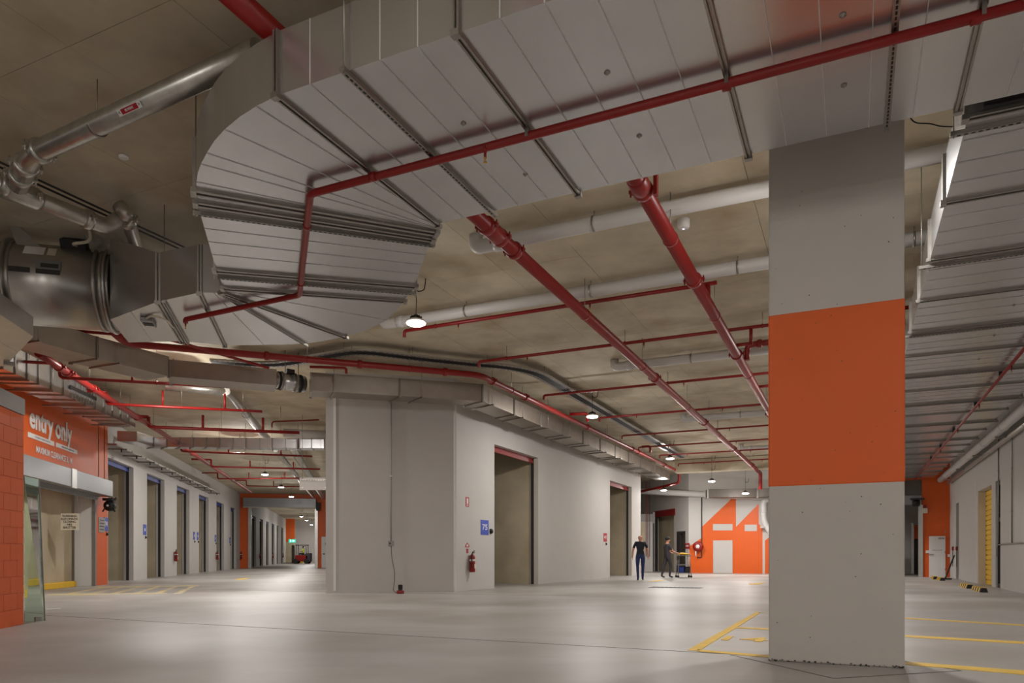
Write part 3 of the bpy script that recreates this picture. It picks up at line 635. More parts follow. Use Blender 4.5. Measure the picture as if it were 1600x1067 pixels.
for v in range(11, 36, 5): MB().lathe([(0.07, 0), (0.08, 0.005), (0.08, 0.05), (0.07, 0.055)], B.p(3.78, v, 4.1), B.D, 12).build('socket', 'pipesilver', t)
# sprinkler lines under the ducts
ZS = 4.255
s1 = [gz(1720, -29, ZS), gz(485, 303, ZS)]
S1 = [B.p(B.uv(s1[0])[0] + 1, B.uv(s1[1])[1], ZS), gz(485, 303, ZS), gz(468, 461, ZS), gz(290, 499, ZS)]
t = pipe_thing('sprinkler_pipe', S1 + [S1[-1] - V((0, 0, 0.05))], 0.034, 'red', 'bright red sprinkler pipe clipped under the wide duct, following its bend', seg=14, rad=0.06)
head(S1[-1] - V((0, 0, 0.03)), t); head(gz(758, 228, ZS) , t, 0.09)
for q in ((583, 276), (1135, 133), (1525, 28)): MB().lathe([(0.034, -0.03), (0.041, -0.028), (0.041, 0.028), (0.034, 0.03)], gz(q[0], q[1] + 0, ZS), B.R, 14).build('pipe_joint', 'red', t)
for a in (0.25, 0.85): MB().lathe([(0.034, -0.03), (0.041, -0.028), (0.041, 0.028), (0.034, 0.03)], S1[1].lerp(S1[2], a), S1[2] - S1[1], 14).build('pipe_joint', 'red', t)
for u in (-2.31, -0.79, 0.73): MB().ob(B.p(u, B.uv(S1[1])[1], ZS + 0.03), B.R, B.D, ZUP, 0.012, 0.04, 0.045).build('pipe_clip', 'steel', t)
u2 = B.uv(gz(1600, 546, 4.24))[0]
t = pipe_thing('sprinkler_pipe', [B.p(u2, 7.5, 4.25), B.p(u2, 36.4, 4.25)], 0.03, 'red', 'red sprinkler pipe clipped under the right hand duct', seg=10)
for v in (11.5, 15, 18.5, 22, 26): head(B.p(u2, v, 4.23), t, 0.09)
for v in (9.8, 13, 16, 19, 22.8, 26, 29): MB().fb(B, u2 - 0.03, u2 + 0.03, v, v + 0.03, 4.23, 4.36).build('pipe_clip', 'dark', t)
# red main following the central block
ZP = 5.15
uP3 = B.uv(gz(750, 586, ZP))[0]
kk = B.p(uP3, B.uv(gz(750, 586, ZP))[1], ZP); ke = B.p(uP3, B.uv(gz(1065, 737, ZP))[1], ZP)
t = pipe_thing('fire_main', [gz(172, 515, 5.3), gz(197, 537, ZP), gz(350, 550, ZP), kk, ke, ke - V((0, 0, 0.55)), gy(1000, 768, ke.y + 3)], 0.07, 'red', 'red fire main bending round the white central wall above the cable tray side', rad=0.3)
for a in (0.15, 0.5, 0.85): coupling(gz(350, 550, ZP).lerp(kk, a), kk - gz(350, 550, ZP), 0.07, t, 'red')
for a in (0.03, 0.12, 0.35, 0.6, 0.64, 0.85): coupling(kk.lerp(ke, a), B.D, 0.07, t, 'red')
for a in (0.08, 0.45, 0.75): clamp(kk.lerp(ke, a), B.D, 0.07, t)
for a in (0.3, 0.7): clamp(gz(350, 550, ZP).lerp(kk, a), (kk - gz(350, 550, ZP)).normalized(), 0.07, t)
for a, b in (((890, 647), (918, 646)), ((1003, 698), (1016, 697))):
    p = gz(*a, 5.25); MB().tube(roundpath([p, gz(*b, 5.25), gz(*b, 5.25) - V((0, 0, 0.25))], 0.1), 0.05, 10).build('branch_tee', 'red', t)
t = pipe_thing('sprinkler_pipe', [gz(60, 512, 5.2), gz(260, 529, 5.2), gz(420, 575, 5.0)], 0.03, 'darkred', 'thin dark red pipe behind the wide duct near the fan', seg=8)
t = pipe_thing('sprinkler_pipe', [gz(484, 573, 5.05), gz(541, 575, 5.05), gz(541, 575, 5.05) - V((0, 0, 0.12))], 0.03, 'darkred', 'short dark red pipe end above the duct at the white wall corner', seg=8, rad=0.06)
# cable tray
ZC = 5.4
C_ = lambda x, y: gz(x, y, ZC)
uT = B.uv(C_(828, 583))[0] * 0.5 + B.uv(C_(1071, 715))[0] * 0.5
tp = roundpath([C_(330, 566), C_(430, 572), C_(505, 558), C_(560, 549), C_(700, 566), B.p(uT, B.uv(C_(820, 578))[1], ZC), B.p(uT, B.uv(C_(1071, 715))[1], ZC)], 1.4, 6)
t = thing('cable_tray', V((tp[len(tp) // 2].x, tp[len(tp) // 2].y, ZC - 0.03)), 'perforated metal cable tray with black cables curving under the ceiling', 'cable tray')
tl, tr = offs(tp, 0.16), offs(tp, -0.16)
for e in (tl, tr):
    m = MB()
    for i in range(len(e) - 1):
        d = (e[i + 1] - e[i]).normalized(); n = V((-d.y, d.x, 0)); m.ob((e[i] + e[i + 1]) / 2, d, n, ZUP, (e[i + 1] - e[i]).length / 2 + 0.01, 0.05, 0.004)
        m.ob((e[i] + e[i + 1]) / 2 + V((0, 0, 0.025)), d, n, ZUP, (e[i + 1] - e[i]).length / 2 + 0.01, 0.003, 0.025)
    o = m.build('side_rail', 'galv2', t)
    m = MB(); acc = 0
    for i in range(len(e) - 1):
        L = (e[i + 1] - e[i]).length; d = (e[i + 1] - e[i]).normalized(); n = V((-d.y, d.x, 0)); k = 0.05
        while k < L and (e[i].y < 24):
            m.ob(e[i] + d * k - V((0, 0, 0.004)), d, n, ZUP, 0.025, 0.012, 0.002); k += 0.11
    m.build('slot_row', 'black', o, kind='stuff')
for k in range(3): MB().tube([p + V((0, 0, 0.012)) for p in offs(tp, -0.07 + 0.07 * k)], 0.03, 8).build('cable', 'rubber', t)
for i in range(4, len(tp), 6): rod(tl[i], CEIL, t); rod(tr[i], CEIL, t)
# silver hydrant pipes at the top left
ZHp = 5.15
Hp = lambda x, y: gz(x, y, ZHp)
h0, h1, h2_ = Hp(405, 80), Hp(52, 240), Hp(28, 290)
t = pipe_thing('hydrant_pipe', [h0, h1, h2_], 0.1, 'pipesilver', 'silver hydrant pipe with a red label at the top left', rad=0.16)
coupling(Hp(62, 236), h1 - h0, 0.1, t, 'pipesilver'); coupling(Hp(40, 258), h2_ - h1, 0.1, t, 'pipesilver'); coupling(Hp(32, 275), h2_ - h1, 0.1, t, 'pipesilver')
clamp(Hp(152, 196), h1 - h0, 0.1, t, m='steel')
ax = (h0 - h1).normalized(); pn = (V((0, 0, H)) - Hp(215, 174)); pn = (pn - ax * pn.dot(ax)).normalized(); up = pn.cross(ax)
lb = MB(); c = Hp(214, 164.5)
lp = c + pn * 0.104
o = lb.ob(lp, ax, up, pn, 0.165, 0.028, 0.002).build('pipe_label', 'white', t, label='red and white pipe label')
MB().ob(lp + pn * 0.001, ax, up, pn, 0.115, 0.022, 0.002).build('label_field', 'signred', o)
text('FIRE HYDRANT', lp + pn * 0.004, ax, up, 0.03, 'white', o, width=0.12)
for s in (-1, 1): text('<' if s < 0 else '>', lp + pn * 0.003 + ax * s * 0.14, ax, up, 0.045, 'dark', o, 'arrow')
q0, q1 = Hp(-30, 278), Hp(168, 355)
t = pipe_thing('hydrant_pipe', [q0, q1, gz(190, 340, 5.3), gz(196, 336, 5.42)], 0.098, 'pipesilver', 'silver tee pipe running above the axial fan', rad=0.16)
MB().lathe([(0.1, -0.25), (0.125, -0.2), (0.125, 0.2), (0.1, 0.25)], Hp(28, 300), (q1 - q0), 18).build('tee_body', 'pipesilver', t)
for p in ((5, 288), (52, 310), (137, 343)): coupling(Hp(*p), q1 - q0, 0.098, t, 'pipesilver')
t = pipe_thing('hydrant_pipe', [gz(186, 322, 5.4), gz(197, 334, 5.3), gz(212, 382, 5.47), gz(220, 400, 5.47)], 0.09, 'pipesilver', 'short silver pipe dropping behind the duct transition', rad=0.12)
coupling(gz(200, 345, 5.27), V((0.2, 0.9, -0.1)), 0.09, t, 'pipesilver')
for k, zz in enumerate((5.5, 5.52)):
    pipe_thing('conduit', [gz(-40, 235 + 8 * k, zz), gz(300, 392 + 6 * k, zz)], 0.014, 'dark', ('upper' if k == 0 else 'lower') + ' of two dark conduits fixed to the ceiling behind the silver pipes', 'conduit', 'ceiling conduits', 8)
# ------------------------------------------------------------------ left aisle pipes
Z4 = 4.9; G4 = lambda x, y: gz(x, y, Z4)
t = pipe_thing('fire_main', [G4(60, 552), G4(100, 578), G4(263, 683), G4(392, 769)], 0.075, 'red', 'red fire main running down the left aisle above the blue roller doors')
for q in ((92, 573), (104, 581), (108, 583), (145, 607), (214, 652)): coupling(G4(*q), A.D, 0.075, t, 'red')
for q in ((140, 604), (188, 635), (240, 668), (300, 708)): clamp(G4(*q), A.D, 0.075, t)
Z5 = 4.8
for i, (a, b, r, w) in enumerate((((93, 590), (405, 607), 0.035, 'first, dark, just under the duct'), ((166, 631), (410, 643), 0.035, 'second, brightly lit at its left end'), ((232, 667), (468, 676), 0.05, 'third and thickest'), ((283, 705), (488, 713), 0.04, 'fourth, below the slim cross duct'), ((330, 729), (500, 733), 0.04, 'fifth'), ((340, 748), (480, 747), 0.035, 'sixth'), ((385, 759), (505, 761), 0.035, 'seventh and farthest'))):
    p, q = gz(*a, Z5), gz(*b, Z5)
    t = pipe_thing('sprinkler_pipe', [p + V((0, 0, 0.3)), p, q], r, 'red', 'red sprinkler pipe across the left aisle, ' + w, group='left aisle sprinkler pipes', rad=0.1, seg=10)
    dr = (q - p).normalized()
    for k in (0.35, 0.75):
        s = p.lerp(q, k); MB().tube([s, s + V((0, 0, 0.42 if i < 4 else 0.3))], r * 0.8, 8).build('upright', 'red', t); clamp(p.lerp(q, k + 0.12), dr, r, t)
    MB().tube([p + V((0, 0, 0.3)), p + V((0, 0, 0.3)) - dr * 0.8], r, 8).build('connector', 'red', t)
t = pipe_thing('drain_pipe', [gz(258, 603, 5.35), gz(355, 612, 5.35), gz(424, 692, 5.35)], 0.12, 'pipesilver', 'silver drain pipe with an elbow under the left aisle ceiling', rad=0.3)
for q in ((352, 611), (385, 647)): MB().lathe([(0.12, 0), (0.14, 0.01), (0.14, 0.08), (0.12, 0.09)], gz(*q, 5.35), A.D, 14).build('socket', 'pipesilver', t)
pipe_thing('drain_pipe', [gz(430, 702, 5.3), gz(490, 776, 5.3)], 0.12, 'pipesilver', 'long grey pipe heading for the orange end wall of the left aisle')
pipe_thing('drain_pipe', [gz(458, 700, 5.2), gz(505, 778, 5.2)], 0.15, 'pipesilver', 'grey pipe beside the white central wall in the left aisle')
pipe_thing('drain_pipe', [gz(443, 676, 5.2), gz(510, 679, 5.2)], 0.14, 'pvc', 'white pipe stub reaching the white central wall in the left aisle')
pipe_thing('sprinkler_pipe', [gz(425, 668, 5.3), gz(425, 668, 5.3) + V((0, 0, 0.2)), gz(498, 656, 5.5)], 0.025, 'darkred', 'thin dark pipe with a hooked end near the white central wall', rad=0.1, seg=8)
# ------------------------------------------------------------------ pendant lamps
def lamp0():
    t = thing('pendant_light', V((0, 0, 0)), 'lamp', 'light')
    MB().lathe([(0.145, 0.0), (0.155, 0.01), (0.155, 0.045), (0.12, 0.06), (0.10, 0.062)], (0, 0, 0), ZUP, 24).build('housing', 'white', t)
    MB().lathe([(0.09, -0.034), (0.13, -0.026), (0.157, -0.010), (0.16, 0.004)], (0, 0, 0), ZUP, 24).build('diffuser', 'lampwhite', t)
    m = MB()
    for k in range(8):
        a = k * math.pi / 4; d = V((math.cos(a), math.sin(a), 0)); m.ob(d * 0.06 + V((0, 0, 0.085)), d, V((-d.y, d.x, 0)), ZUP, 0.04, 0.006, 0.03)
    m.lathe([(0.05, 0.06), (0.05, 0.13), (0.02, 0.15)], (0, 0, 0), ZUP, 12); m.build('heat_sink', 'dark', t)
    return t
lp0 = lamp0(); lused = [False]
def pendant(P, label, power=1.0, hook=True):
    if not lused[0]: t = lp0; lused[0] = True
    else: t = copy_tree(lp0)
    t.location = P; t['label'] = label; t['group'] = 'pendant lamps'
    MB().tube([P + V((0, 0, 0.14)), P + V((0.006, 0, (CEIL - P.z) * 0.5)), P + V((-0.004, 0, (CEIL - P.z) * 0.7)), V((P.x, P.y, CEIL))], 0.006, 6).build('cord', 'black', t)
    if hook: MB().tube(roundpath([V((P.x, P.y, CEIL - 0.15)), V((P.x + 0.02, P.y, CEIL - 0.22)), V((P.x + 0.14, P.y, CEIL - 0.2)), V((P.x + 0.16, P.y, CEIL - 0.04)), V((P.x + 0.16, P.y, CEIL))], 0.06), 0.009, 6).build('plug_lead', 'black', t)
    L = bpy.data.lights.new('lamp', 'AREA'); L.shape = 'DISK'; L.size = 0.18; L.energy = LAMP_W * power * 0.6; L.color = LAMP_COL
    lo = bpy.data.objects.new('lamp', L); COL.objects.link(lo); lo.parent = t; lo.location = (0, 0, -0.037)
    L = bpy.data.lights.new('lamp', 'POINT'); L.shadow_soft_size = 0.05; L.energy = LAMP_W * power * 0.5; L.color = LAMP_COL
    lo = bpy.data.objects.new('lamp', L); COL.objects.link(lo); lo.parent = t; lo.location = (0, 0, -0.09)
    return t
ZL = 4.85
pendant(gz(650, 505, ZL), 'large bright pendant lamp right of the curved duct', 1.0)
pendant(gz(925.5, 651, ZL), 'bright pendant lamp above the door next to number 75')
pendant(gz(1047, 716.5, ZL), 'pendant lamp at the far end of the cable tray')
pendant(gy(1112, 752, 34), 'pendant lamp in front of the far ceiling beam')
pendant(gy(1164.7, 771, 35.5), 'pendant lamp hanging in front of the mural duct')
pendant(gy(1037, 766, 37.5), 'small distant lamp above the walking man', hook=False)
pendant(gz(414, 741.5, ZL), 'pendant lamp nearest in the left aisle')
pendant(gz(439.3, 761, ZL), 'pendant lamp just before the orange end wall of the left aisle')
pendant(gz(455, 776, ZL), 'small lamp close to the orange end wall of the left aisle', hook=False)
for q, w in (((471, 807), 'nearest'), ((479, 813), 'middle'), ((486.6, 820), 'farthest')): pendant(gz(*q, ZL), 'lamp in the corridor beyond the left aisle, ' + w + ' of three', 1.0, False)
# lamps behind ducts and down right aisle; those around the camera added as fill
for k, (x, y, e) in enumerate(((7.4, 16.0, 0.7), (11.8, 24.0, 0.9), (15.0, 31.0, 0.9), (3.62, 8.0, 0.6), (-3.5, 1.0, 0.95), (3.5, -1.0, 0.95), (0.0, -7.0, 1.0), (-8.0, -5.0, 0.6), (8.0, 3.0, 0.6))):
    pendant(V((x, y, ZL)), ('pendant lamp over the parking bays', 'pendant lamp down the right aisle', 'pendant lamp before the right end wall', 'pendant lamp behind the column', 'added fill pendant above the camera', 'added fill pendant behind the camera', 'added fill pendant far behind the camera', 'added fill pendant to the left, at the rear', 'added fill pendant beside the right wall')[k], e, False)
pendant(V((-8.0, 17.2, 5.25)), 'pendant lamp hidden above the duct near the entry sign', 3.0, False)
pendant(V((-10.46, 28.0, 5.2)), 'pendant lamp hidden behind the slim cross duct', 2.0, False)
# smoke detector
sdp = gz(1068, 343, CEIL)
sd = thing('smoke_detector', sdp - V((0, 0, 0.13)), 'white cylindrical detector on the ceiling right of the red mains', 'detector')
MB().lathe([(0.085, 0), (0.085, 0.1), (0.075, 0.12), (0.03, 0.13)], sdp, -ZUP, 20).build('body', 'white', sd)
MB().lathe([(0.012, 0.128), (0.012, 0.134)], sdp, -ZUP, 8).build('indicator', 'led', sd)
dk = gz(193, 244, CEIL); MB().lathe([(0.055, 0), (0.055, 0.02), (0.04, 0.028)], dk, -ZUP, 16).build('ceiling_plate', 'white', label='small white round cover plate on the ceiling at the top left', cat='plate')
cw = [B.p(0.42, 7.3, 4.9), B.p(0.5, 7.3, 4.75), B.p(0.62, 7.3, 4.72), B.p(0.7, 7.35, 4.70), B.p(0.8, 7.4, 4.70)]
MB().tube(roundpath(cw, 0.05), 0.006, 6).build('loose_cable', 'black', label='thin black cable drooping from the column to the right duct', cat='cable')
# ------------------------------------------------------------------ roller doors
ordn = ['first', 'second', 'third', 'fourth', 'fifth', 'sixth']
def roller(fr, u, a, b, h, m, label, group, near_in=0.2):
    t = thing('roller_door', fr.p(u - near_in, (a + b) / 2, 0), label, 'roller door', group)
    MB().fb(fr, u - near_in - 0.02, u - near_in + 0.01, a + 0.03, b - 0.03, h - 0.09, h + 0.02).build('slat', m, t)
    MB().fb(fr, u - near_in - 0.03, u - near_in + 0.03, a + 0.02, b - 0.02, h - 0.17, h - 0.09).build('bottom_rail', m, t)
    for e in (a + 0.015, b - 0.015): MB().fb(fr, u - near_in - 0.05, u - near_in + 0.04, e - 0.014, e + 0.014, 0, h).build('guide_track', 'dark', t)
    return t
for k, (a, b) in enumerate(doors): roller(A, UL, a, b, DH, 'blue', 'rolled up blue roller door, ' + ordn[k] + ' opening past the orange sign wall', 'blue roller doors of the left aisle')
for k, (a, b) in enumerate(doors2): roller(A, UL, a, b, DH, 'blue', 'distant rolled up roller door, ' + ordn[k] + ' opening beyond the aisle end shutter', 'roller doors of the far corridor')
roller(B, UCB, *cd[0], DHB, 'darkred', 'rolled up dark red roller door beside number 75', 'red roller doors of the central block')
roller(B, UCB, *cd[1], DHB, 'darkred', 'rolled up dark red roller door beside the red number sign', 'red roller doors of the central block')
for (a, b) in cd: MB().fb(B, UCB - 0.3, UCB - 0.001, b - 0.001, b + 0.0, 0, DHB).build('trim_jamb', 'jamb', kind='structure')
# far opening (return wall): red head and dark narrow doorway
fd = thing('roller_door', A.p(ua0 - 0.05, (dA0 + dA1) / 2, 0), 'rolled up dark red roller door behind the second worker', 'roller door')
MB().fb(A, ua0 - 0.03, ua0 + 0.1, dA0, dA1, hA - 0.35, hA + 0.02).build('bottom_rail', 'darkred', fd)
for e in (dA0 + 0.1, dA1 - 0.25): MB().fb(A, ua0 + 0.02, ua0 + 0.12, e - 0.05, e + 0.12, 0, hA - 0.35).build('guide_track', 'jamb' if e < dA1 - 1 else 'dark', fd)
nf = thing('doorway_frame', A.p(ua0, (dB0 + dB1) / 2, 0), 'narrow dark framed doorway left of the fire hose reel', 'door')
MB().fb(A, ua0 - 0.03, ua0 + 0.12, dB0, dB0 + 0.07, 0, hB).build('door_jamb', 'dark', nf); MB().fb(A, ua0 - 0.03, ua0 + 0.12, dB1 - 0.4, dB1, 0, hB).build('door_leaf', 'dark', nf)
MB().fb(A, ua0 - 0.03, ua0 + 0.12, dB0 + 0.07, dB1 - 0.4, hB - 0.12, hB).build('door_head', 'dark', nf)
# grey goods hoist front between the block and the far wall
gp = gy(1003, 893, 43.0); gX = lambda x: (x - 800) / F * 43.0
gh = thing('hoist_door', V((gX(1011), 43, 0)), 'grey door panel with hooded track, behind the walking man', 'door')
MB().box(gX(1001.5), gX(1021), 43, 43.12, gy(0, 815, 43).z, gy(0, 803, 43).z).build('hood', 'greyband', gh)
MB().box(gX(1020), gX(1023), 42.95, 43.12, gy(0, 815, 43).z - 0.1, gy(0, 800, 43).z).build('hood_end', 'greyband', gh)
MB().box(gX(1001.5), gX(1020), 43.02, 43.1, 0, gy(0, 814, 43).z).build('door_panel', 'wallpaint', gh)
MB().box(gX(1001.5), gX(1008), 42.99, 43.02, 0.9, gy(0, 816, 43).z).build('dark_pane', 'concrete', gh)
for x in (1009.5, 1012, 1015): MB().tube([V((gX(x), 42.97, 0.9)), V((gX(x), 42.97, 5.3))], 0.016, 8).build('guide_pipe', 'darkred' if x != 1015 else 'dark', gh)
# ------------------------------------------------------------------ sign wall: lettering, shutter box, motor
def sA_(x, y): return wl(A, 'u', US, x, y)
e0, e1 = sA_(45, 660), sA_(111, 680)
mid = (e0 + e1) / 2
text('entry only', V((mid.x, mid.y, 4.415)) + A.R * 0.012, A.D, ZUP, 0.76, 'white', sw, width=(V((e1.x - e0.x, e1.y - e0.y, 0))).length, bold=0.02, depth=0.016)
def strip_sign(xa, ya, xb, yb, h, marks):
    a, b = sA_(xa, ya), sA_(xb, yb); c = (a + b) / 2; w = V((b.x - a.x, b.y - a.y, 0)).length
    o = MB().ob(c + A.R * 0.008, A.D, ZUP, A.R, w / 2, h / 2, 0.006).build('sign_strip', 'white', sw)
    n = 22; rr = random.Random(int(xa))
    for k in range(n):
        t = -0.25 + 0.6 * k / n
        MB().ob(c + A.D * (w * t) + A.R * 0.015, A.D, ZUP, A.R, w * 0.007, h * rr.uniform(0.1, 0.22), 0.001).build('print_mark', marks, o)
strip_sign(43, 679.5, 84, 692.5, 0.125, 'steel'); strip_sign(87, 696, 120, 705.5, 0.12, 'dark')
a, b = sA_(56, 704), sA_(112, 719); c = (a + b) / 2
text('MAXIMUM CLEARANCE 3.1 M', c + A.R * 0.008, A.D, ZUP, 0.23, 'white', sw, width=(b - a).length, bold=0.006)
for x in (154, 163): p = sA_(x, 700); MB().ob(V((p.x, p.y, 4.3)) + A.R * 0.003, A.D, A.R, ZUP, 0.02, 0.006, 1.0).build('panel_joint', 'joint', sw)
sb = thing('shutter_box', A.p(US + 0.2, 17, 2.83), 'grey metal shutter box under the orange entry sign', 'shutter')
bx1 = vA(176.5, US + 0.42)
MB().fb(A, US, US + 0.42, 11.5, bx1, 2.83, 3.33).build('housing', 'shuttergrey', sb, bevel=0.01)
jv = vA(112, US + 0.42); MB().fb(A, US + 0.4, US + 0.435, jv, jv + 0.35, 2.81, 3.34).build('joint_strip', 'galv2', sb)
for k in range(4): MB().fb(A, US + 0.02, US + 0.10 + 0.03 * k, 11.6, OV1 - 0.02, 2.70 + 0.035 * k, 2.73 + 0.035 * k).build('curtain_slat', 'shuttergrey', sb)
mp = gy(170, 790, 23.3)
mt = thing('shutter_motor', mp, 'black round shutter motor with chain wheel at the end of the shutter box', 'motor')
MB().lathe([(0.12, -0.16), (0.17, -0.14), (0.17, 0.0), (0.15, 0.05), (0.05, 0.06)], mp, V((0, -1, 0)), 20).build('drum', 'black', mt)
MB().ob(mp + V((0.0, 0.02, 0.20)), V((1, 0, 0)), V((0, 1, 0)), ZUP, 0.15, 0.12, 0.04).build('bracket', 'dark', mt)
MB().lathe([(0.035, 0), (0.035, 0.02)], mp + V((0, -0.06, 0)), V((0, -1, 0)), 10).build('hub', 'white', mt)
for s in (-1, 1): MB().tube([mp + V((0.14 * s, 0, -0.1)), mp + V((0.2 * s, 0, -0.19))], 0.025, 8).build('foot', 'black', mt)
for k in range(4): MB().tube([mp + V((0.05 + 0.06 * k, 0.03, 0.2)), mp + V((0.1 + 0.06 * k, 0, 0.26 + 0.03 * (k % 2)))], 0.015, 6).build('wire', 'steel' if k % 2 else 'black', mt)
ws = gy(109, 815, 20.3)
wsn = thing('warning_sign', ws - V((0, 0, 0.24)), 'cream warning sign with five lines of text hanging in the entry opening', 'sign')
MB().ob(ws, V((1, 0, 0)), V((0, 1, 0)), ZUP, 0.25, 0.006, 0.23).build('board', 'offwhite', wsn)
for k, w in enumerate(('WARNING', 'AUTOMATIC', 'CLOSING', 'FIRE', 'SHUTTER')): text(w, ws + V((0, -0.010, 0.155 - 0.08 * k)), V((1, 0, 0)), ZUP, 0.085, 'dark', wsn)
for s in (-1, 1): MB().tube([ws + V((0.2 * s, 0, 0.23)), V((ws.x + 0.2 * s, ws.y, 2.72))], 0.004, 6).build('hanging_wire', 'steel', wsn)
p = sA_(158.5, 820); o = MB().ob(p + A.R * 0.008, A.D, ZUP, A.R, 0.28, 0.24, 0.008).build('notice_plate', 'greyband', label='grey notice plate on the orange post beside number 74', cat='sign')
for k in range(4): MB().ob(p + A.R * 0.017 + V((0, 0, 0.15 - 0.1 * k)), A.D, ZUP, A.R, 0.2, 0.015, 0.001).build('print_line', 'dark', o)
def number_sign(P, nrm, right, w, h, m, txt, label, knob=True):
    t = thing('number_sign', P - V((0, 0, h / 2)), label, 'sign', 'unit number signs')
    MB().ob(P + nrm * 0.006, right, ZUP, nrm, w / 2, h / 2, 0.006).build('plate', m, t)
    if txt: text(txt, P + nrm * 0.014, right, ZUP, h * 0.52, 'white', t, width=w * 0.66, bold=0.003)
    else: MB().ob(P + nrm * 0.0125, right, ZUP, nrm, w * 0.14, h * 0.14, 0.001).build('number_mark', 'white', t)
    if knob:
        q = P - V((0, 0, h / 2 + 0.1)) + right * w * 0.25
        k = thing('bell_push', q, 'black round knob below the sign: ' + label[:40], 'knob', 'knobs below the number signs'); k['label'] = 'black knob under the ' + label
        MB().lathe([(0.05, 0), (0.05, 0.03), (0.03, 0.05), (0.0, 0.055)], q, nrm, 12).build('knob_body', 'black', k)
        MB().lathe([(0.06, 0), (0.06, 0.008)], q, nrm, 12).build('backplate', 'dark', k)
number_sign(sA_(165, 819), A.R, A.D, 0.42, 0.44, 'signblue', '74', 'blue number 74 sign on the orange post')
LW = lambda x, y: wl(A, 'u', UL, x, y)
number_sign(LW(226, 827.5), A.R, A.D, 0.45, 0.42, 'signblue', '', 'blue number sign on the first white pilaster')
for q, w in (((303.2, 837), 'left blue sign on the third white pilaster'), ((308.8, 837.5), 'right blue sign on the third white pilaster'), ((336.5, 841), 'blue sign on the fourth white pilaster'), ((359, 844), 'blue sign on the fifth white pilaster')):
    number_sign(LW(*q), A.R, A.D, 0.42, 0.42, 'signblue', '', w)
CW = lambda x, y: wl(B, 'u', UCB, x, y)
p = CW(757, 824); number_sign(p, B.R, B.D, CW(763, 824).y * 0 + (CW(763, 824) - CW(751, 824)).length, 0.42, 'signblue', '75', 'blue number 75 sign on the white central wall', False)
q = CW(766.5, 830); k = thing('bell_push', q, 'black knob right of the blue number 75 sign', 'knob')
MB().lathe([(0.07, 0), (0.07, 0.04), (0.045, 0.07), (0.0, 0.075)], q, B.R, 12).build('knob_body', 'black', k); MB().lathe([(0.08, 0), (0.08, 0.008)], q, B.R, 12).build('backplate', 'dark', k)
number_sign(CW(945.5, 839.5), B.R, B.D, (CW(948, 839) - CW(943, 839)).length, 0.36, 'signred', '41', 'red number sign left of the second dark red doorway')
number_sign(wl(A, 'u', ua0, 1074, 853), -A.R, -A.D, 0.55, 0.3, 'signred', '40', 'red number sign left of the fire hose reel', False)
p = CW(730, 784); t = thing('alert_sign', p, 'small red sign with a white stripe on the white wall above the extinguisher', 'sign')
wd = (CW(732.8, 784) - CW(727.8, 784)).length
MB().ob(p + B.R * 0.004, B.D, ZUP, B.R, wd / 2, 0.13, 0.004).build('plate', 'signred', t); MB().ob(p + B.R * 0.009 + V((0, 0, 0.02)), B.D, ZUP, B.R, wd * 0.22, 0.075, 0.001).build('stripe', 'white', t); MB().ob(p + B.R * 0.009 - V((0, 0, 0.09)), B.D, ZUP, B.R, wd * 0.22, 0.012, 0.001).build('dot', 'white', t)
p = CW(730, 852); t = thing('extinguisher_sign', p, 'red and white triangular extinguisher marker on the white wall', 'sign')
tri = lambda s, o: [p + B.R * o + B.D * (-0.13 * s) + V((0, 0, -0.055 * s)), p + B.R * o + B.D * (0.13 * s) + V((0, 0, -0.055 * s)), p + B.R * o + B.D * (0.09 * s) + V((0, 0, 0.02 * s)), p + B.R * o + V((0, 0, 0.075 * s)), p + B.R * o + B.D * (-0.09 * s) + V((0, 0, 0.02 * s))]
MB().prism(tri(1, 0), B.R * 0.006).build('plate', 'signred', t); MB().prism(tri(0.5, 0.006), B.R * 0.001).build('symbol', 'white', t); MB().ob(p + B.R * 0.004 - V((0, 0, 0.15)), B.D, ZUP, B.R, 0.05, 0.06, 0.003).build('tag', 'signred', t)
# ------------------------------------------------------------------ fire extinguishers
ex0 = thing('fire_extinguisher', V((0, 0, 0)), 'x', 'extinguisher')
MB().lathe([(0.07, 0), (0.078, 0.015), (0.078, 0.40), (0.065, 0.45), (0.035, 0.475), (0.03, 0.50)], (0, -0.10, 0), ZUP, 20).build('cylinder', 'red', ex0)
MB().lathe([(0.0785, 0.30), (0.0795, 0.305), (0.0795, 0.345), (0.0785, 0.35)], (0, -0.10, 0), ZUP, 20).build('white_band', 'white', ex0)
MB().ob((0.02, -0.178, 0.16), (1, 0, 0), (0, 1, 0), (0, 0, 1), 0.045, 0.006, 0.06).build('label', 'offwhite', ex0)
MB().tube([V((0, -0.10, 0.5)), V((0, -0.10, 0.54)), V((0.10, -0.12, 0.58))], 0.012, 8).build('lever', 'black', ex0)
MB().tube([V((0, -0.10, 0.52)), V((0.11, -0.12, 0.53))], 0.011, 8).build('handle', 'dark', ex0)
MB().tube(roundpath([V((0, -0.12, 0.51)), V((-0.10, -0.13, 0.50)), V((-0.11, -0.14, 0.3)), V((-0.095, -0.13, 0.12))], 0.06), 0.014, 8).build('hose', 'black', ex0)
MB().box(-0.03, 0.03, -0.03, 0.0, 0.05, 0.46).build('wall_bracket', 'steel', ex0)
used = [0]
def extinguisher(P, n, label):
    t = ex0 if not used[0] else copy_tree(ex0); used[0] = 1
    t.location = P; t.rotation_euler = (0, 0, math.atan2(n.x, -n.y)); t['label'] = label; t['group'] = 'red fire extinguishers'
P = CW(733, 893.7); extinguisher(P, B.R, 'red fire extinguisher on the white wall below number 75')
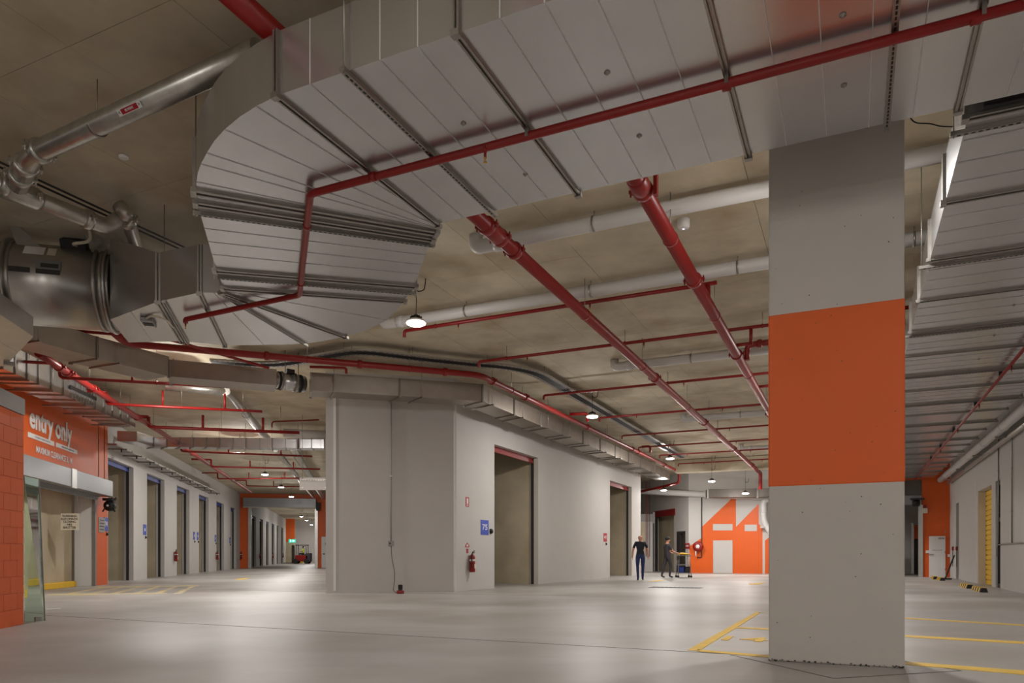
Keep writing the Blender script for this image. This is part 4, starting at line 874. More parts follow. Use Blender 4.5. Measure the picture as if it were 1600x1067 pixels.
for x, y, w in ((271.5, 877, 'second white pilaster'), (337, 874.5, 'fourth white pilaster'), (374.5, 873, 'pilaster next to the orange end wall')): extinguisher(LW(x, y), A.R, 'red fire extinguisher on the ' + w)
for x, y, w in ((405, 872.5, 'nearest'), (425, 872, 'middle'), (441, 871, 'farthest')): extinguisher(LW(x, y), A.R, w + ' red extinguisher in the corridor beyond the left aisle')
# ------------------------------------------------------------------ outlet, conduit, cord and red charger on the floor
FW = lambda x, y: wl(A, 'v', VBK, x, y)
p = FW(611, 849); c = thing('power_outlet', p - V((0, 0, 0.09)), 'grey wall socket with a long vertical conduit on the white wall', 'outlet')
MB().ob(p - A.D * 0.02, A.R, A.D, ZUP, 0.075, 0.02, 0.06).build('socket_box', 'greyband', c, bevel=0.006); MB().lathe([(0.02, 0), (0.02, 0.012)], p - A.D * 0.04 - A.R * 0.03, -A.D, 10).build('switch', 'dark', c)
MB().tube([p + V((0, 0, 0.06)) - A.D * 0.02, V((p.x, p.y, 4.9)) - A.D * 0.02], 0.017, 8).build('conduit', 'greyband', c)
MB().ob(V((p.x, p.y, FW(611, 744).z)) - A.D * 0.02, A.R, A.D, ZUP, 0.035, 0.02, 0.012).build('saddle', 'white', c)
dv = g0(625.5, 927.5) - A.D * 0.0
cr = [p - A.D * 0.03 - V((0, 0, 0.06)), FW(612, 872) - A.D * 0.03, FW(617, 895) - A.D * 0.03, FW(616, 911) - A.D * 0.03, FW(614, 922) - A.D * 0.05, V((dv.x - 0.12, dv.y, 0.03)), V((dv.x - 0.08, dv.y, 0.04))]
MB().tube(roundpath(cr, 0.15), 0.006, 6).build('extension_lead', 'dark', label='thin cord hanging from the wall socket to the red floor device', cat='cord')
t = thing('battery_charger', V((dv.x, dv.y, 0)), 'small red and black charger on the floor by the white wall', 'charger')
MB().ob(V((dv.x, dv.y, 0.04)), A.R, A.D, ZUP, 0.09, 0.07, 0.04).build('base', 'red', t, bevel=0.015)
MB().ob(V((dv.x, dv.y, 0.10)), A.R, A.D, ZUP, 0.05, 0.045, 0.022).build('neck', 'dark', t); MB().ob(V((dv.x, dv.y, 0.17)), A.R, A.D, ZUP, 0.055, 0.05, 0.055).build('battery', 'rubber', t, bevel=0.015)
# ------------------------------------------------------------------ mural, hose reel, doors on the mural wall
MW = lambda x, y, o=0.0: wl(B, 'v', VM, x, y) - B.D * o
cq = lambda x, y: (930 + x / 4.743, 740 + y / 4.743)
wm = bpy.data.objects['wall_mural']
base = lambda pts, o: [MW(*cq(*q), o) for q in pts]
pl = base([(697, 760), (697, 540), (790, 475), (790, 395), (1018, 178), (1043, 178), (1043, 395), (1212, 222), (1212, 370), (1240, 405), (1240, 760)], 0.0)
for q in pl: q.z = max(q.z, 0.001)
MB().prism(pl, -B.D * 0.004).build('orange_house_shape', 'orange', wm, label='orange painted house shape')
pl = base([(1258, 760), (1258, 495), (1330, 440), (1330, 760)], 0.0)
for q in pl: q.z = max(q.z, 0.001)
MB().prism(pl, -B.D * 0.004).build('orange_house_shape', 'orange', wm)
for a, b, c_, d in ((873, 1018, 373, 420), (1108, 1198, 378, 425)):
    MB().prism(base([(a, c_), (b, c_), (b, d), (a, d)], 0.004), -B.D * 0.004).build('white_window_shape', 'wallpaint', wm)
a, b = MW(*cq(875, 600), 0.0), MW(*cq(1018, 600), 0.0); zt = MW(*cq(900, 493)).z
dm = thing('door', V(((a.x + b.x) / 2, (a.y + b.y) / 2, 0)) - B.D * 0.02, 'plain white door in the orange house mural', 'door')
c_ = (a + b) / 2; wdt = (b - a).length
MB().ob(V((c_.x, c_.y, zt / 2)) - B.D * 0.025, B.R, B.D, ZUP, wdt / 2 - 0.02, 0.02, zt / 2 - 0.01).build('leaf', 'wallpaint', dm)
for s in (-1, 1): MB().ob(V((c_.x, c_.y, zt / 2)) - B.D * 0.02 + B.R * s * (wdt / 2 - 0.01), B.R, B.D, ZUP, 0.012, 0.03, zt / 2).build('jamb', 'wallpaint', dm)
hc = MW(*cq(766, 540), 0.0); hr = thing('hose_reel', hc - V((0, 0, 0.5)) - B.D * 0.2, 'red fire hose reel on the orange mural wall', 'hose reel')
MB().lathe([(0.10, 0.0), (0.27, 0.04), (0.27, 0.07), (0.2, 0.075), (0.2, 0.20), (0.27, 0.205), (0.27, 0.235), (0.14, 0.24)], hc, -B.D, 28).build('drum', 'red', hr)
MB().lathe([(0.11, 0.24), (0.11, 0.26), (0.04, 0.27)], hc, -B.D, 20).build('hub', 'white', hr)
MB().tube([hc - V((0.12, 0, 0.25)) - B.D * 0.15, hc - V((0.13, 0, 0.55)) - B.D * 0.12], 0.03, 8).build('nozzle', 'white', hr)
px_ = MW(*cq(790, 175), 0.05); pz = MW(*cq(790, 620)).z
MB().tube(roundpath([V((px_.x, px_.y, 4.2)), V((px_.x, px_.y, pz)), V((px_.x, px_.y, pz)) - B.R * 0.25], 0.06), 0.025, 8).build('supply_pipe', 'dark', hr)
# ------------------------------------------------------------------ left aisle end: shutter, hanging board, exit sign
sx = thing('shutter_box', A.p((ul0 + ul1) / 2, VFAR - 0.3, hL), 'long grey shutter box across the orange end wall of the left aisle', 'shutter')
zt = wl(A, 'v', VFAR - 0.4, 440, 778.5).z
MB().fb(A, ul0 - 0.35, ul1 + 0.05, VFAR - 0.5, VFAR, hL, zt).build('housing', 'shuttergrey', sx, bevel=0.01); MB().fb(A, ul0 - 0.35, ul1 + 0.05, VFAR - 0.52, VFAR - 0.4, hL - 0.06, hL).build('bottom_rail', 'offwhite', sx)
for u in (ul0 - 0.05, ul1 - 0.05):
    MB().fb(A, u, u + 0.22, VFAR - 0.12, VFAR, 0, hL - 0.06).build('guide_track', 'galv2', sx)
MB().ob(A.p(ul1 + 0.2, VFAR - 0.3, hL + 0.1), A.R, A.D, ZUP, 0.14, 0.2, 0.3).build('motor', 'black', sx)
hb = thing('hanging_board', V((-6.75, 24.0, 3.1)), 'white board with a slotted bar on top hanging left of the white central wall', 'sign')
x0, x1 = gy(468, 0, 24).x, gy(513, 0, 24).x; zb_, zt_ = gy(0, 765.5, 24).z, gy(0, 746, 24).z
MB().box(x0, x1, 24, 24.03, zb_, zt_).build('board', 'white', hb)
MB().box(x0 + 0.02, x1, 23.96, 24.0, zt_ - 0.12, zt_ - 0.06).build('strut_channel', 'steel', hb)
for k in range(10): MB().box(x0 + 0.06 + 0.085 * k, x0 + 0.11 + 0.085 * k, 23.957, 23.961, zt_ - 0.1, zt_ - 0.08).build('slot', 'black', hb)
for x in (x0 + 0.1, x1 - 0.08): MB().tube([V((x, 23.98, zt_ - 0.1)), V((x, 23.98, CEIL))], 0.006, 6).build('threaded_rod', 'steel', hb); MB().lathe([(0.02, 0), (0.02, 0.01)], V((x, 24.0, zb_ + 0.08)), V((0, -1, 0)), 8).build('stud', 'galv', hb)
ep = gy(456.5, 845, 91); ex = thing('exit_sign', ep, 'lit green and white exit sign hanging in the far corridor', 'sign')
MB().ob(ep, V((1, 0, 0)), V((0, 1, 0)), ZUP, 0.42, 0.05, 0.2).build('case', 'green', ex)
MB().lathe([(0.05, 0), (0.05, 0.01)], ep + V((-0.16, -0.051, 0.1)), V((0, -1, 0)), 10).build('figure_head', 'led', ex); MB().tube([ep + V((-0.16, -0.056, 0.04)), ep + V((-0.19, -0.056, -0.05)), ep + V((-0.12, -0.056, -0.15))], 0.03, 6).build('figure_body', 'led', ex)
MB().prism([ep + V(q) for q in ((0.02, -0.051, 0.0), (0.16, -0.051, 0.12), (0.16, -0.051, 0.04), (0.32, -0.051, 0.04), (0.32, -0.051, -0.04), (0.16, -0.051, -0.04), (0.16, -0.051, -0.12))], (0, -0.006, 0)).build('arrow', 'led', ex)
for s in (-1, 1): MB().tube([ep + V((0.3 * s, 0, 0.2)), V((ep.x + 0.3 * s, ep.y, CEIL))], 0.012, 6).build('hanging_rod', 'steel', ex)
o = MB().fb(A, ul1 + 0.45, ul1 + 1.4, VFAR - 0.06, VFAR, 0.01, 2.4); o = o.build('door_leaf_tmp', 'white'); o.name = 'white_door'; tag(o, 'white door at the right end of the left aisle, cut by the central wall', 'door')
MB().fb(A, ul1 + 0.7, ul1 + 1.2, VFAR - 0.065, VFAR - 0.06, 1.75, 1.95).build('notice', 'greyband', o); MB().fb(A, ul1 + 0.55, ul1 + 0.7, VFAR - 0.12, VFAR - 0.06, 1.05, 1.12).build('handle', 'dark', o)
# ------------------------------------------------------------------ right end wall items
EW = lambda x, y: wl(B, 'v', VE, x, y)
a, b = EW(1451.5, 880), EW(1477, 880); zt = EW(1460, 837.5).z; c_ = (a + b) / 2; wdt = (b - a).length
rdx = thing('door', V((c_.x, c_.y, 0)) - B.D * 0.03, 'white fire door with closer in the orange end wall on the right', 'door')
MB().ob(V((c_.x, c_.y, zt / 2)) - B.D * 0.03, B.R, B.D, ZUP, wdt / 2, 0.025, zt / 2 - 0.005).build('leaf', 'white', rdx)
MB().ob(V((c_.x, c_.y, 1.0)) - B.D * 0.08 - B.R * wdt * 0.36, B.R, B.D, ZUP, 0.09, 0.02, 0.018).build('lever_handle', 'steel', rdx)
MB().ob(V((c_.x, c_.y, zt - 0.1)) - B.D * 0.08 + B.R * wdt * 0.25, B.R, B.D, ZUP, 0.12, 0.03, 0.035).build('door_closer', 'steel', rdx)
MB().ob(V((c_.x, c_.y, zt - 0.62)) - B.D * 0.056, B.R, B.D, ZUP, wdt * 0.3, 0.001, 0.012).build('notice_line', 'greyband', rdx)
for zz in (0.35, 1.1, 2.0): MB().ob(V((c_.x, c_.y, zz)) - B.D * 0.056 + B.R * (wdt / 2 - 0.01), B.R, B.D, ZUP, 0.012, 0.01, 0.05).build('hinge', 'steel', rdx)
for x, y, w in ((1449, 862, 'left'), (1483, 868, 'right')): MB().ob(EW(x, y) - B.D * 0.03, B.R, B.D, ZUP, 0.06, 0.03, 0.06).build('push_button', 'white', label='small white switch box ' + w + ' of the white fire door', cat='switch', bevel=0.008)
q = EW(1445, 798); t = thing('siren_box', q, 'small white siren box on the orange wall beside the right shutter', 'siren')
MB().ob(q - B.D * 0.06, B.R, B.D, ZUP, 0.1, 0.06, 0.11).build('case', 'offwhite', t, bevel=0.01); MB().ob(q - B.D * 0.04 + V((0, 0, 0.18)), B.R, B.D, ZUP, 0.06, 0.04, 0.07).build('strobe', 'red', t)
rs = thing('shutter_box', B.p(1.5, VE - 0.2, 4.0), 'grey shutter box with black motor beside the column on the right', 'shutter')
zc = EW(1425, 775).z; zd = EW(1425, 789).z
MB().fb(B, 0.25, er0 - 0.05, VE - 0.35, VE, zd, zc).build('housing', 'shuttergrey', rs); MB().fb(B, er0 - 0.16, er0 + 0.02, VE - 0.1, VE, 0, zd).build('guide_track', 'galv2', rs)
q = EW(1432, 787); MB().lathe([(0.1, 0), (0.14, 0.03), (0.14, 0.28), (0.08, 0.3)], q + B.R * -0.2 - B.D * 0.45, B.R, 14).build('motor', 'black', rs)
MB().fb(B, er0 - 0.5, er0 + 0.05, VE - 0.5, VE - 0.35, q.z + 0.15, q.z + 0.22).build('bracket', 'dark', rs)
od = thing('roller_door', B.p(er0 - 0.6, VE + 5.8, 0), 'half open orange roller door seen through the right dock opening', 'roller door')
oz = wl(B, 'v', VE + 5.8, 1433, 842).z; ot = wl(B, 'v', VE + 5.8, 1433, 820).z
ou0, ou1 = B.uv(wl(B, 'v', VE + 5.8, 1428, 850))[0], er0 + 1.2
for k in range(8): MB().fb(B, ou0, ou1, VE + 5.75 - 0.02 * (k % 2), VE + 5.9, oz + (ot - oz) * k / 8, oz + (ot - oz) * (k + 1) / 8 - 0.01).build('slat', 'orange', od)
MB().fb(B, ou0, ou1, VE + 5.9, VE + 5.99, 0.0, oz).build('opening_shade_sheet', 'black', od)  # black sheet on the back wall, painted shade of the space beyond
MB().fb(B, ou0 - 0.12, ou0, VE + 5.8, VE + 5.99, 0, ot + 0.1).build('guide_track', 'galv2', od)
bs = thing('broom', B.p(UR - 0.45, VE - 1.5, 0), 'black pole leaning against the right wall by the white door', 'pole')
t0, t1 = gy(1491, 868, 30.0), V((0, 0, 0)); t1 = g0(1477, 905.5); t0 = wl(B, 'u', UR - 0.06, 1491, 868)
MB().tube([t1 + V((0, 0, 0.05)), t0], 0.03, 8).build('handle', 'black', bs); MB().ob(t1 + V((0, 0, 0.03)), B.R, B.D, ZUP, 0.22, 0.05, 0.03).build('brush_head', 'dark', bs)
# right wall: yellow shutter, glazed door, conduits
RW = lambda x, y, o=0.0: wl(B, 'u', UR, x, y) - B.R * o
yd = thing('roller_door', B.p(UR + 0.2, (ys0 + ys1) / 2, 0), 'closed yellow roller door recessed in the right wall', 'roller door')
n = int(hY / 0.16)
for k in range(n): MB().fb(B, UR + 0.22, UR + 0.27 - 0.0 * k, ys0, ys1, k * hY / n, (k + 1) * hY / n - 0.035).build('slat', 'yellow', yd); 
MB().fb(B, UR + 0.25, UR + 0.29, ys0, ys1, 0, hY).build('curtain_back', 'yellow', yd)
MB().fb(B, UR + 0.0, UR + 0.22, ys1 - 0.03, ys1, 0, hY).build('jamb_lining', 'offwhite', yd)
gd = thing('door', B.p(UR + 0.1, (gl0 + gl1) / 2, 0), 'narrow black framed glass door beside the yellow roller door', 'door')
for v in (gl0, gl1 - 0.1): MB().fb(B, UR + 0.05, UR + 0.13, v, v + 0.1, 0, hG).build('stile', 'black', gd)
for z_ in (0.0, 1.95, hG - 0.12): MB().fb(B, UR + 0.05, UR + 0.13, gl0 + 0.1, gl1 - 0.1, z_, z_ + 0.12).build('rail', 'black', gd)
MB().fb(B, UR + 0.085, UR + 0.095, gl0 + 0.1, gl1 - 0.1, 0.12, 1.95).build('pane', 'glass', gd); MB().fb(B, UR + 0.085, UR + 0.095, gl0 + 0.1, gl1 - 0.1, 2.07, hG - 0.12).build('pane', 'glass', gd)
MB().fb(B, UR + 0.0, UR + 0.05, gl1 - 0.09, gl1 - 0.02, 0.95, 1.2).build('handle', 'steel', gd)
nd = thing('doorway_frame', B.p(UR + 0.2, (nd0 + nd1) / 2, 0), 'tall narrow dark doorway at the far end of the right wall', 'door')
MB().fb(B, UR + 0.25, UR + 0.3, nd0, nd1, 0, hN).build('leaf', 'black', nd); MB().fb(B, UR + 0.2, UR + 0.25, nd1 - 0.15, nd1, 0, hN).build('jamb', 'dark', nd)
for pts, w in (([RW(1562, 686, .03), RW(1562, 849, .03)], 'straight'), ([RW(1571, 680, .03), RW(1583, 680, .03), RW(1583, 848, .03)], 'hooked'), ([RW(1562, 851, .03), RW(1583, 849, .03), RW(1640, 846, .03)], 'horizontal')):
    t = pipe_thing('conduit', pts, 0.018, 'steel', w + ' slim conduit clipped to the right wall', 'conduit', 'conduits on the right wall', 8, 0.06)
    for e in (0.3, 0.7): MB().lathe([(0.018, 0), (0.026, 0.002), (0.026, 0.03), (0.018, 0.032)], pts[-2].lerp(pts[-1], e), pts[-1] - pts[-2], 8).build('saddle', 'steel', t)
for x in (1526, 1491): p = RW(x, 760); MB().ob(V((p.x, p.y, 2.5)) - B.R * 0.004, B.D, B.R, ZUP, 0.02, 0.006, 2.5).build('trim_panel_joint', 'white', kind='structure')
for x, y, w in ((1490, 857, 'left'), (1496, 857, 'right')):
    p = RW(x, y); t = thing('call_point', p, 'small round red call point at the far right wall, ' + w + ' one', 'call point', 'call points'); MB().lathe([(0.09, 0), (0.09, 0.05), (0.05, 0.07)], p, -B.R, 12).build('body', 'red', t); MB().tube([p - B.R * 0.03 - V((0, 0, 0.05)), p - B.R * 0.03 - V((0, 0, 0.75))], 0.012, 6).build('lead', 'dark', t)
# wheel stops
def wheel_stop(P, d, L, label):
    t = thing('wheel_stop', P, label, 'wheel stop', 'striped wheel stops'); n = V((d.y, -d.x, 0))
    prof = [(-0.09, 0), (0.09, 0), (0.06, 0.11), (-0.06, 0.11)]
    MB().prism([P - d * L / 2 + n * a + V((0, 0, b)) for a, b in prof], d * L).build('rubber_block', 'rubber', t, bevel=0.01)
    for k in range(4):
        c = P - d * L / 2 + d * L * (0.12 + 0.24 * k)
        MB().prism([c + n * a * 1.03 + V((0, 0, b * 1.03)) for a, b in prof], d * L * 0.10).build('yellow_stripe', 'yellow', t)
wheel_stop(g0(1510, 918), B.D, 1.6, 'striped wheel stop before the yellow door, farther of the pair'); wheel_stop(g0(1530, 923.5), B.D, 1.6, 'striped wheel stop before the yellow door, nearer of the pair')
wheel_stop(g0(1470, 906.5), B.D, 1.3, 'striped wheel stop in front of the white fire door, right one'); wheel_stop(g0(1460, 904.5), B.D, 1.0, 'striped wheel stop in front of the white fire door, left one')
# ------------------------------------------------------------------ floor markings
def mark(pts, m, label, group='yellow floor lines'):
    return MB().prism([V((p.x, p.y, 0.0)) for p in [g0(*q) for q in pts]], (0, 0, 0.002 if 'hatch' in group else 0.004)).build('floor_line', m, label=label, cat='floor marking', group=group)
mark([(1074, 1016), (1093, 1016.5), (1189, 957), (1182, 956)], 'paintyellow', 'broad yellow line slanting towards the left side of the column')
mark([(1090, 1015), (1202, 1024), (1202, 1027.5), (1088, 1017.5)], 'paintyellow', 'thin yellow line running to the left foot of the column')
mark([(1152, 979.8), (1202, 982), (1202, 984), (1150, 981.4)], 'paintyellow', 'middle thin yellow bay line left of the column')
mark([(1186, 956.5), (1202, 957.2), (1202, 958.2), (1186, 957.6)], 'fadedyellow', 'farthest faint bay line left of the column')
mark([(1414, 965), (1620, 977.3), (1620, 979), (1414, 966.6)], 'paintyellow', 'farthest yellow bay line right of the column')
mark([(1414, 992.5), (1620, 1004), (1620, 1007), (1414, 995.5)], 'paintyellow', 'middle yellow bay line right of the column')
mark([(1414, 1034), (1620, 1049.5), (1620, 1056), (1414, 1038.5)], 'paintyellow', 'nearest and widest yellow bay line right of the column')
mark([(1011, 909), (1029, 906), (1042, 906), (1028, 908.2)], 'paintyellow', 'short yellow arrow tail beside the walking man')
mark([(1170, 911.5), (1186, 910.8), (1196, 909.8), (1188, 913.2), (1172, 913.8)], 'paintyellow', 'short yellow arrow mark left of the column far away')
mark([(366, 905), (380, 903.2), (392, 902.6), (384, 905), (374, 906)], 'paintyellow', 'small yellow arrow on the left aisle floor')
mark([(74, 928.5), (260, 926.2), (262, 927.8), (74, 930.6)], 'fadedyellow', 'faded yellow edge line in front of the entry')
mark([(150, 916), (312, 914.5), (310, 916), (140, 918)], 'fadedyellow', 'faded far yellow line in front of the entry')
for k in range(6): mark([(100 + 34 * k, 928.3), (112 + 34 * k, 928.1), (176 + 26 * k, 915.6), (168 + 26 * k, 915.8)], 'fadedyellow', 'faded yellow hatch stripe before the entry, %s from the left' % ordn[k], 'faded hatch stripes')
mark([(72, 951.2), (95, 950.3), (95, 951), (72, 952.2)], 'white', 'short white scratch line beside the glass sheet', 'white floor marks')
nb = floor_line(g0(1150, 996) - V((0.01, 0, 0)), g0(1150, 996), 0.01, 'bay_number', 'paintyellow', parent=None, label='yellow bay number painted on the floor left of the column', cat='floor marking')
text('14', g0(1157, 998.5) + V((0, 0, 0.003)), B.R, B.D, 0.6, 'paintyellow', nb, 'painted_digits', bold=0.012, depth=0.003)
dr = g0(1056, 918); t = thing('drain_grate', dr, 'dark floor drain grate in front of the mural', 'grate')
for k in range(12): MB().fb(B, B.uv(dr)[0] - 0.75 + 0.125 * k, B.uv(dr)[0] - 0.68 + 0.125 * k, B.uv(dr)[1] - 0.3, B.uv(dr)[1] + 0.3, 0.001, 0.006).build('bar', 'dark', t)
MB().fb(B, B.uv(dr)[0] - 0.78, B.uv(dr)[0] + 0.78, B.uv(dr)[1] - 0.33, B.uv(dr)[1] + 0.33, 0.0, 0.002).build('pit_shade', 'black', t)  # flat black plate on the floor, painted shade under the bars
# ------------------------------------------------------------------ glass sheet by the pier
a, b = g0(38, 972), g0(70, 969.5); top = gy(61, 749, b.y)
t = thing('glass_sheet', (a + b) / 2, 'greenish glass sheet standing at the end of the orange pier', 'glass panel')
ta = V((a.x, a.y, top.z + 0.02)); dn = (b - a).normalized(); nn = V((-dn.y, dn.x, 0)) * 0.006
MB().hexa([a - nn, b - nn, b + nn, a + nn], [ta - nn, top - nn, top + nn, ta + nn]).build('pane', 'glass', t)
MB().tube([b, top], 0.010, 6).build('edge', 'greyband', t); MB().ob(b - dn * 0.1 + V((0, 0, 0.03)), dn, nn.normalized(), ZUP, 0.04, 0.02, 0.03).build('foot_clamp', 'steel', t)
# ------------------------------------------------------------------ people
def person(loc, rz, label, shirt, trousers, pose='walk', long=False, bald=True, scale=1.0):
    J = {'pelvis': ((0, 0, .97), .125), 'waist': ((0, 0, 1.10), .125), 'chest': ((0, .0, 1.28), .145), 'neck0': ((0, -.01, 1.47), .075), 'neck': ((0, .0, 1.53), .055), 'head': ((0, .02, 1.62), .088), 'crown': ((0, .015, 1.71), .07), 'nose': ((0, .115, 1.60), .018)}
    Ed = [('pelvis', 'waist'), ('waist', 'chest'), ('chest', 'neck0'), ('neck0', 'neck'), ('neck', 'head'), ('head', 'crown'), ('head', 'nose')]
    for s, n in ((-1, 'l'), (1, 'r')):
        if pose == 'walk': el, wr, ha = (s * .27, -.04, 1.16), (s * .295, .04 + .05 * s, .93), (s * .29, .06 + .05 * s, .86); kn, an, to = (s * .10, .06 * s + .03, .52), (s * .085, -.12 * (s < 0) + .10 * (s > 0), .09), (s * .10, -.12 * (s < 0) + .10 * (s > 0) + .17, .04)
        elif pose == 'push': el, wr, ha = (s * .26, .10, 1.14), (s * .22, .34, 1.08), (s * .21, .42, 1.07); kn, an, to = (s * .10, .10 * s, .52), (s * .09, .14 * s - .1, .09), (s * .10, .14 * s + .07, .04)
        else: el, wr, ha = (s * .26, .12, 1.15), (s * .18, .36, 1.10), (s * .17, .43, 1.10); kn, an, to = (s * .12, .42, .95), (s * .12, .45, .55), (s * .12, .58, .50)
        J.update({'sh' + n: ((s * .17, 0, 1.42), .078), 'ua' + n: ((s * .225, -.01, 1.31), .056), 'el' + n: (el, .043), 'wr' + n: (wr, .029), 'ha' + n: (ha, .034), 'hip' + n: ((s * .095, 0, .90), .10), 'th' + n: (tuple((a + b) / 2 for a, b in zip((s * .095, 0, .9), kn)), .085), 'kn' + n: (kn, .062), 'ca' + n: (tuple(a * .6 + b * .4 for a, b in zip(kn, an)), .058), 'an' + n: (an, .042), 'to' + n: (to, .036), 'ear' + n: ((s * .09, .01, 1.62), .016)})
        Ed += [('chest', 'sh' + n), ('sh' + n, 'ua' + n), ('ua' + n, 'el' + n), ('el' + n, 'wr' + n), ('wr' + n, 'ha' + n), ('pelvis', 'hip' + n), ('hip' + n, 'th' + n), ('th' + n, 'kn' + n), ('kn' + n, 'ca' + n), ('ca' + n, 'an' + n), ('an' + n, 'to' + n), ('head', 'ear' + n)]
        h = V(ha); d = (h - V(wr)).normalized(); side = V((0, 1, 0)) if pose == 'walk' else V((1, 0, 0))
        for k in range(5):
            off = side * ((k - 1.5) * .020) if k < 4 else side * (.045 if pose == 'walk' else -.045 * s); ln = (.065, .075, .07, .055, .04)[k]
            a = h + off + d * (.02 if k < 4 else -.02); bb = a + d * ln * .55 + (off * .3 if k == 4 else V((0, 0, 0))); cc = bb + (d + V((-s * .5, .3, 0)) * .6).normalized() * ln * .45
            for q, p_ in (('a', a), ('b', bb), ('c', cc)): J['f%d%s%s' % (k, q, n)] = (tuple(p_), .009)
            Ed += [('ha' + n, 'f%da%s' % (k, n)), ('f%da%s' % (k, n), 'f%db%s' % (k, n)), ('f%db%s' % (k, n), 'f%dc%s' % (k, n))]
    names = list(J); idx = {n: i for i, n in enumerate(names)}
    me = bpy.data.meshes.new('person'); me.from_pydata([J[n][0] for n in names], [(idx[a], idx[b]) for a, b in Ed], [])
    o = bpy.data.objects.new('person', me); COL.objects.link(o)
    sk = o.modifiers.new('skin', 'SKIN'); sk.use_smooth_shade = True; o.modifiers.new('sub', 'SUBSURF').levels = 1
    for i, n in enumerate(names):
        r = J[n][1]; me.skin_vertices[0].data[i].radius = (r, r); me.skin_vertices[0].data[i].use_root = (n == 'pelvis')
    bpy.context.view_layer.update()
    m2 = bpy.data.meshes.new_from_object(o.evaluated_get(bpy.context.evaluated_depsgraph_get())); o.modifiers.clear(); o.data = m2
    for m in ('skin', shirt, trousers, 'shoe'): m2.materials.append(MATS[m])
    mn = min(v.co.z for v in m2.vertices)
    segs = [(V(J[a][0]), V(J[b][0]), a, b) for a, b in Ed]
    for f in m2.polygons:
        c = f.center; best = None
        for p, q, a, b in segs:
            t = max(0, min(1, (c - p).dot(q - p) / max(1e-9, (q - p).length_squared))); dd = (p + (q - p) * t - c).length
            if best is None or dd < best[0]: best = (dd, a, b, t)
        _, a, b, t = best; k = 0
        if b[:2] == 'to': k = 3
        elif b[:2] == 'ca' or b[:2] in ('kn', 'th', 'an') or b[:3] == 'hip': k = 2
        elif b == 'waist': k = 1 if c.z > 1.0 else 2
        elif b in ('chest',) or b == 'neck0' and c.z < 1.47 or b[:2] in ('sh', 'ua'): k = 1
        elif b[:2] == 'el': k = 1 if (long or t < 0.45) else 0
        elif b[:2] == 'wr': k = 1 if long else 0
        f.material_index = k; f.use_smooth = True
    for v in m2.vertices: v.co.z -= mn if pose != 'sit' else 0
    o.location = loc; o.rotation_euler = (0, 0, rz); o.scale = (scale,) * 3; tag(o, label, 'person')
    for s in (-1, 1): 
        e = MB().lathe([(0.001, 0), (0.010, 0.003), (0.001, 0.008)], (s * 0.032, 0.097, 1.635), (0, 1, 0), 8).build('eye', 'black', None); e.parent = o
    e = MB().ob((0, 0.096, 1.555), (1, 0, 0), (0, 1, 0), (0, 0, 1), 0.025, 0.006, 0.004).build('mouth', 'darkred', None); e.parent = o
    if not bald: e = MB().lathe([(0.095, -0.01), (0.105, 0.03), (0.10, 0.07), (0.07, 0.115), (0.02, 0.13)], (0, 0.0, 1.64), (0, -0.12, 1), 14).build('hair', 'black', None); e.parent = o
    return o
person(g0(1000.5, 906.5), -0.17, 'bald man in a navy t-shirt and blue jeans walking away', 'navy', 'jeans', scale=1.02)
pq = g0(1043, 902.5)
person(pq, -1.2, 'person in a dark top pushing a tool trolley by the far doorway', 'charcoal', 'charcoal', 'push', bald=False)
tq = pq + V((0.75, 0.25, 0)); tr_ = thing('trolley', tq, 'grey tool trolley with blue bins and a yellow bundle, pushed by the second person', 'trolley')
for x in (-0.28, 0.28):
    for y in (-0.2, 0.2):
        MB().tube([tq + V((x, y, 0.1)), tq + V((x * 0.8, y * 0.8, 1.05))], 0.018, 8).build('post', 'steel', tr_); MB().lathe([(0.05, -0.015), (0.05, 0.015)], tq + V((x, y, 0.05)), V((0, 1, 0)), 12).build('wheel', 'rubber', tr_)
for zz in (0.2, 0.55, 0.95): MB().ob(tq + V((0, 0, zz)), V((1, 0, 0)), V((0, 1, 0)), ZUP, 0.29, 0.21, 0.014).build('shelf', 'shuttergrey', tr_)
MB().tube([tq + V((-0.42, -0.2, 1.05)), tq + V((-0.42, 0.2, 1.05))], 0.016, 8).build('push_handle', 'steel', tr_)
for x, mm, w in ((-0.12, 'blue', 'blue tool bin on the lower left of the trolley'), (0.14, 'rubber', 'black tool bag on the lower right of the trolley')): 
    b_ = tq + V((x, 0, 0.214)); t = thing('tool_bin', b_, w, 'bin'); MB().ob(b_ + V((0, 0, 0.12)), V((1, 0, 0)), V((0, 1, 0)), ZUP, 0.11, 0.16, 0.12).build('tub', mm, t, bevel=0.02); MB().ob(b_ + V((0, 0, 0.25)), V((1, 0, 0)), V((0, 1, 0)), ZUP, 0.12, 0.17, 0.012).build('rim', mm, t)
yb = tq + V((0, 0, 0.964)); t = thing('yellow_bundle', yb, 'yellow bundle lying on top of the trolley', 'bundle')
for k in range(5): MB().tube(roundpath([yb + V((-0.28 + 0.03 * k, -0.1 + 0.05 * k, 0.04)), yb + V((-0.1, -0.08 + 0.04 * k, 0.07 + 0.02 * (k % 2))), yb + V((0.25 - 0.03 * k, -0.1 + 0.05 * k, 0.04))], 0.1), 0.035, 8).build('coil', 'yellow', t)
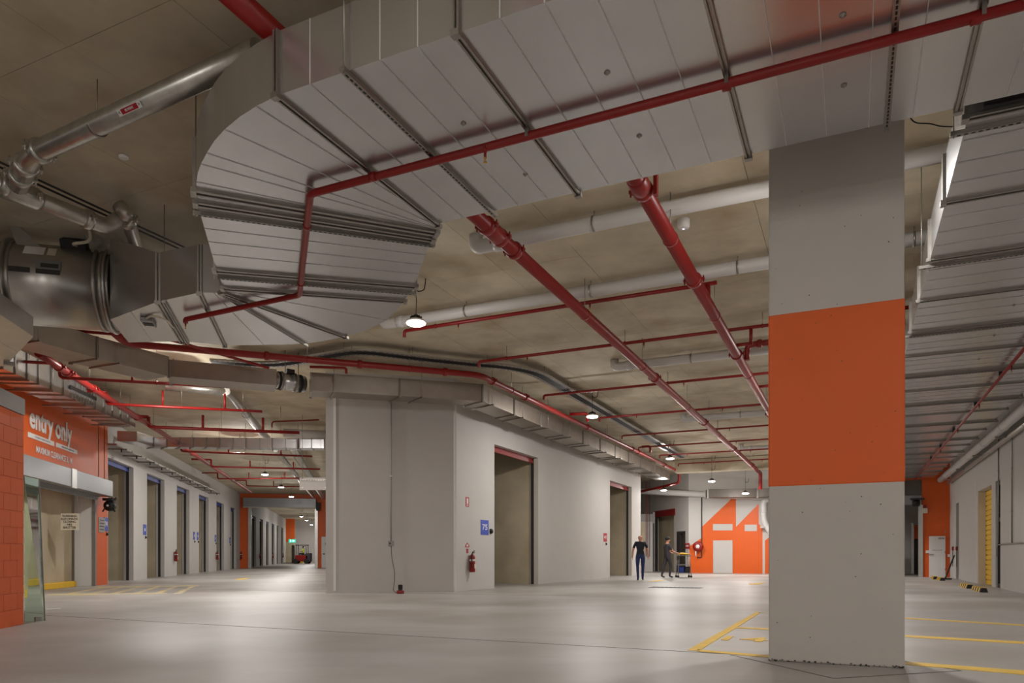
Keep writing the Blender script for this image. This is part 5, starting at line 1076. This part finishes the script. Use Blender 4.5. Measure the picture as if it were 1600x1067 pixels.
# ------------------------------------------------------------------ forklift with driver in the far corridor
fo = gy(469.5, 880, 84.0); fo.z = 0; fk = thing('forklift', fo, 'dark forklift with red body in the far corridor', 'forklift')
X, Y = V((1, 0, 0)), V((0, 1, 0))
MB().ob(fo + V((0.25, 0, 0.65)), X, Y, ZUP, 0.75, 0.5, 0.35).build('body', 'red', fk, bevel=0.08); MB().ob(fo + V((0.95, 0, 0.75)), X, Y, ZUP, 0.28, 0.5, 0.5).build('counterweight', 'charcoal', fk, bevel=0.1)
for x in (-0.45, 0.8):
    for y in (-0.45, 0.45): MB().lathe([(0.28, -0.1), (0.3, -0.06), (0.3, 0.06), (0.28, 0.1)], fo + V((x, y, 0.3)), Y, 18).build('wheel', 'rubber', fk)
for y in (-0.3, 0.3): MB().ob(fo + V((-0.85, y, 1.1)), X, Y, ZUP, 0.07, 0.05, 1.05).build('mast_rail', 'dark', fk); MB().ob(fo + V((-1.4, y, 0.1)), X, Y, ZUP, 0.5, 0.05, 0.03).build('fork', 'dark', fk)
for zz in (0.4, 1.2, 2.1): MB().ob(fo + V((-0.85, 0, zz)), X, Y, ZUP, 0.05, 0.32, 0.05).build('mast_crossbar', 'dark', fk)
MB().ob(fo + V((0.2, 0, 2.15)), X, Y, ZUP, 0.65, 0.45, 0.04).build('overhead_guard', 'dark', fk)
for x in (-0.4, 0.8):
    for y in (-0.42, 0.42): MB().tube([fo + V((x, y, 0.9)), fo + V((x * 0.9 + 0.02, y, 2.15))], 0.035, 8).build('guard_post', 'dark', fk)
MB().ob(fo + V((0.35, 0, 1.05)), X, Y, ZUP, 0.25, 0.25, 0.06).build('seat', 'rubber', fk)
person(fo + V((0.32, 0, 0.28)), math.pi / 2, 'driver in a yellow hi-vis top sitting on the forklift', 'hivis', 'charcoal', 'sit', bald=False)
MB().fb(A, UL + 1.7, UL + 2.2, 95.5, 96.2, 0, 0.35).build('floor_bollard', 'yellow', label='small yellow block at the corridor end by the orange stub wall', cat='block', bevel=0.05)
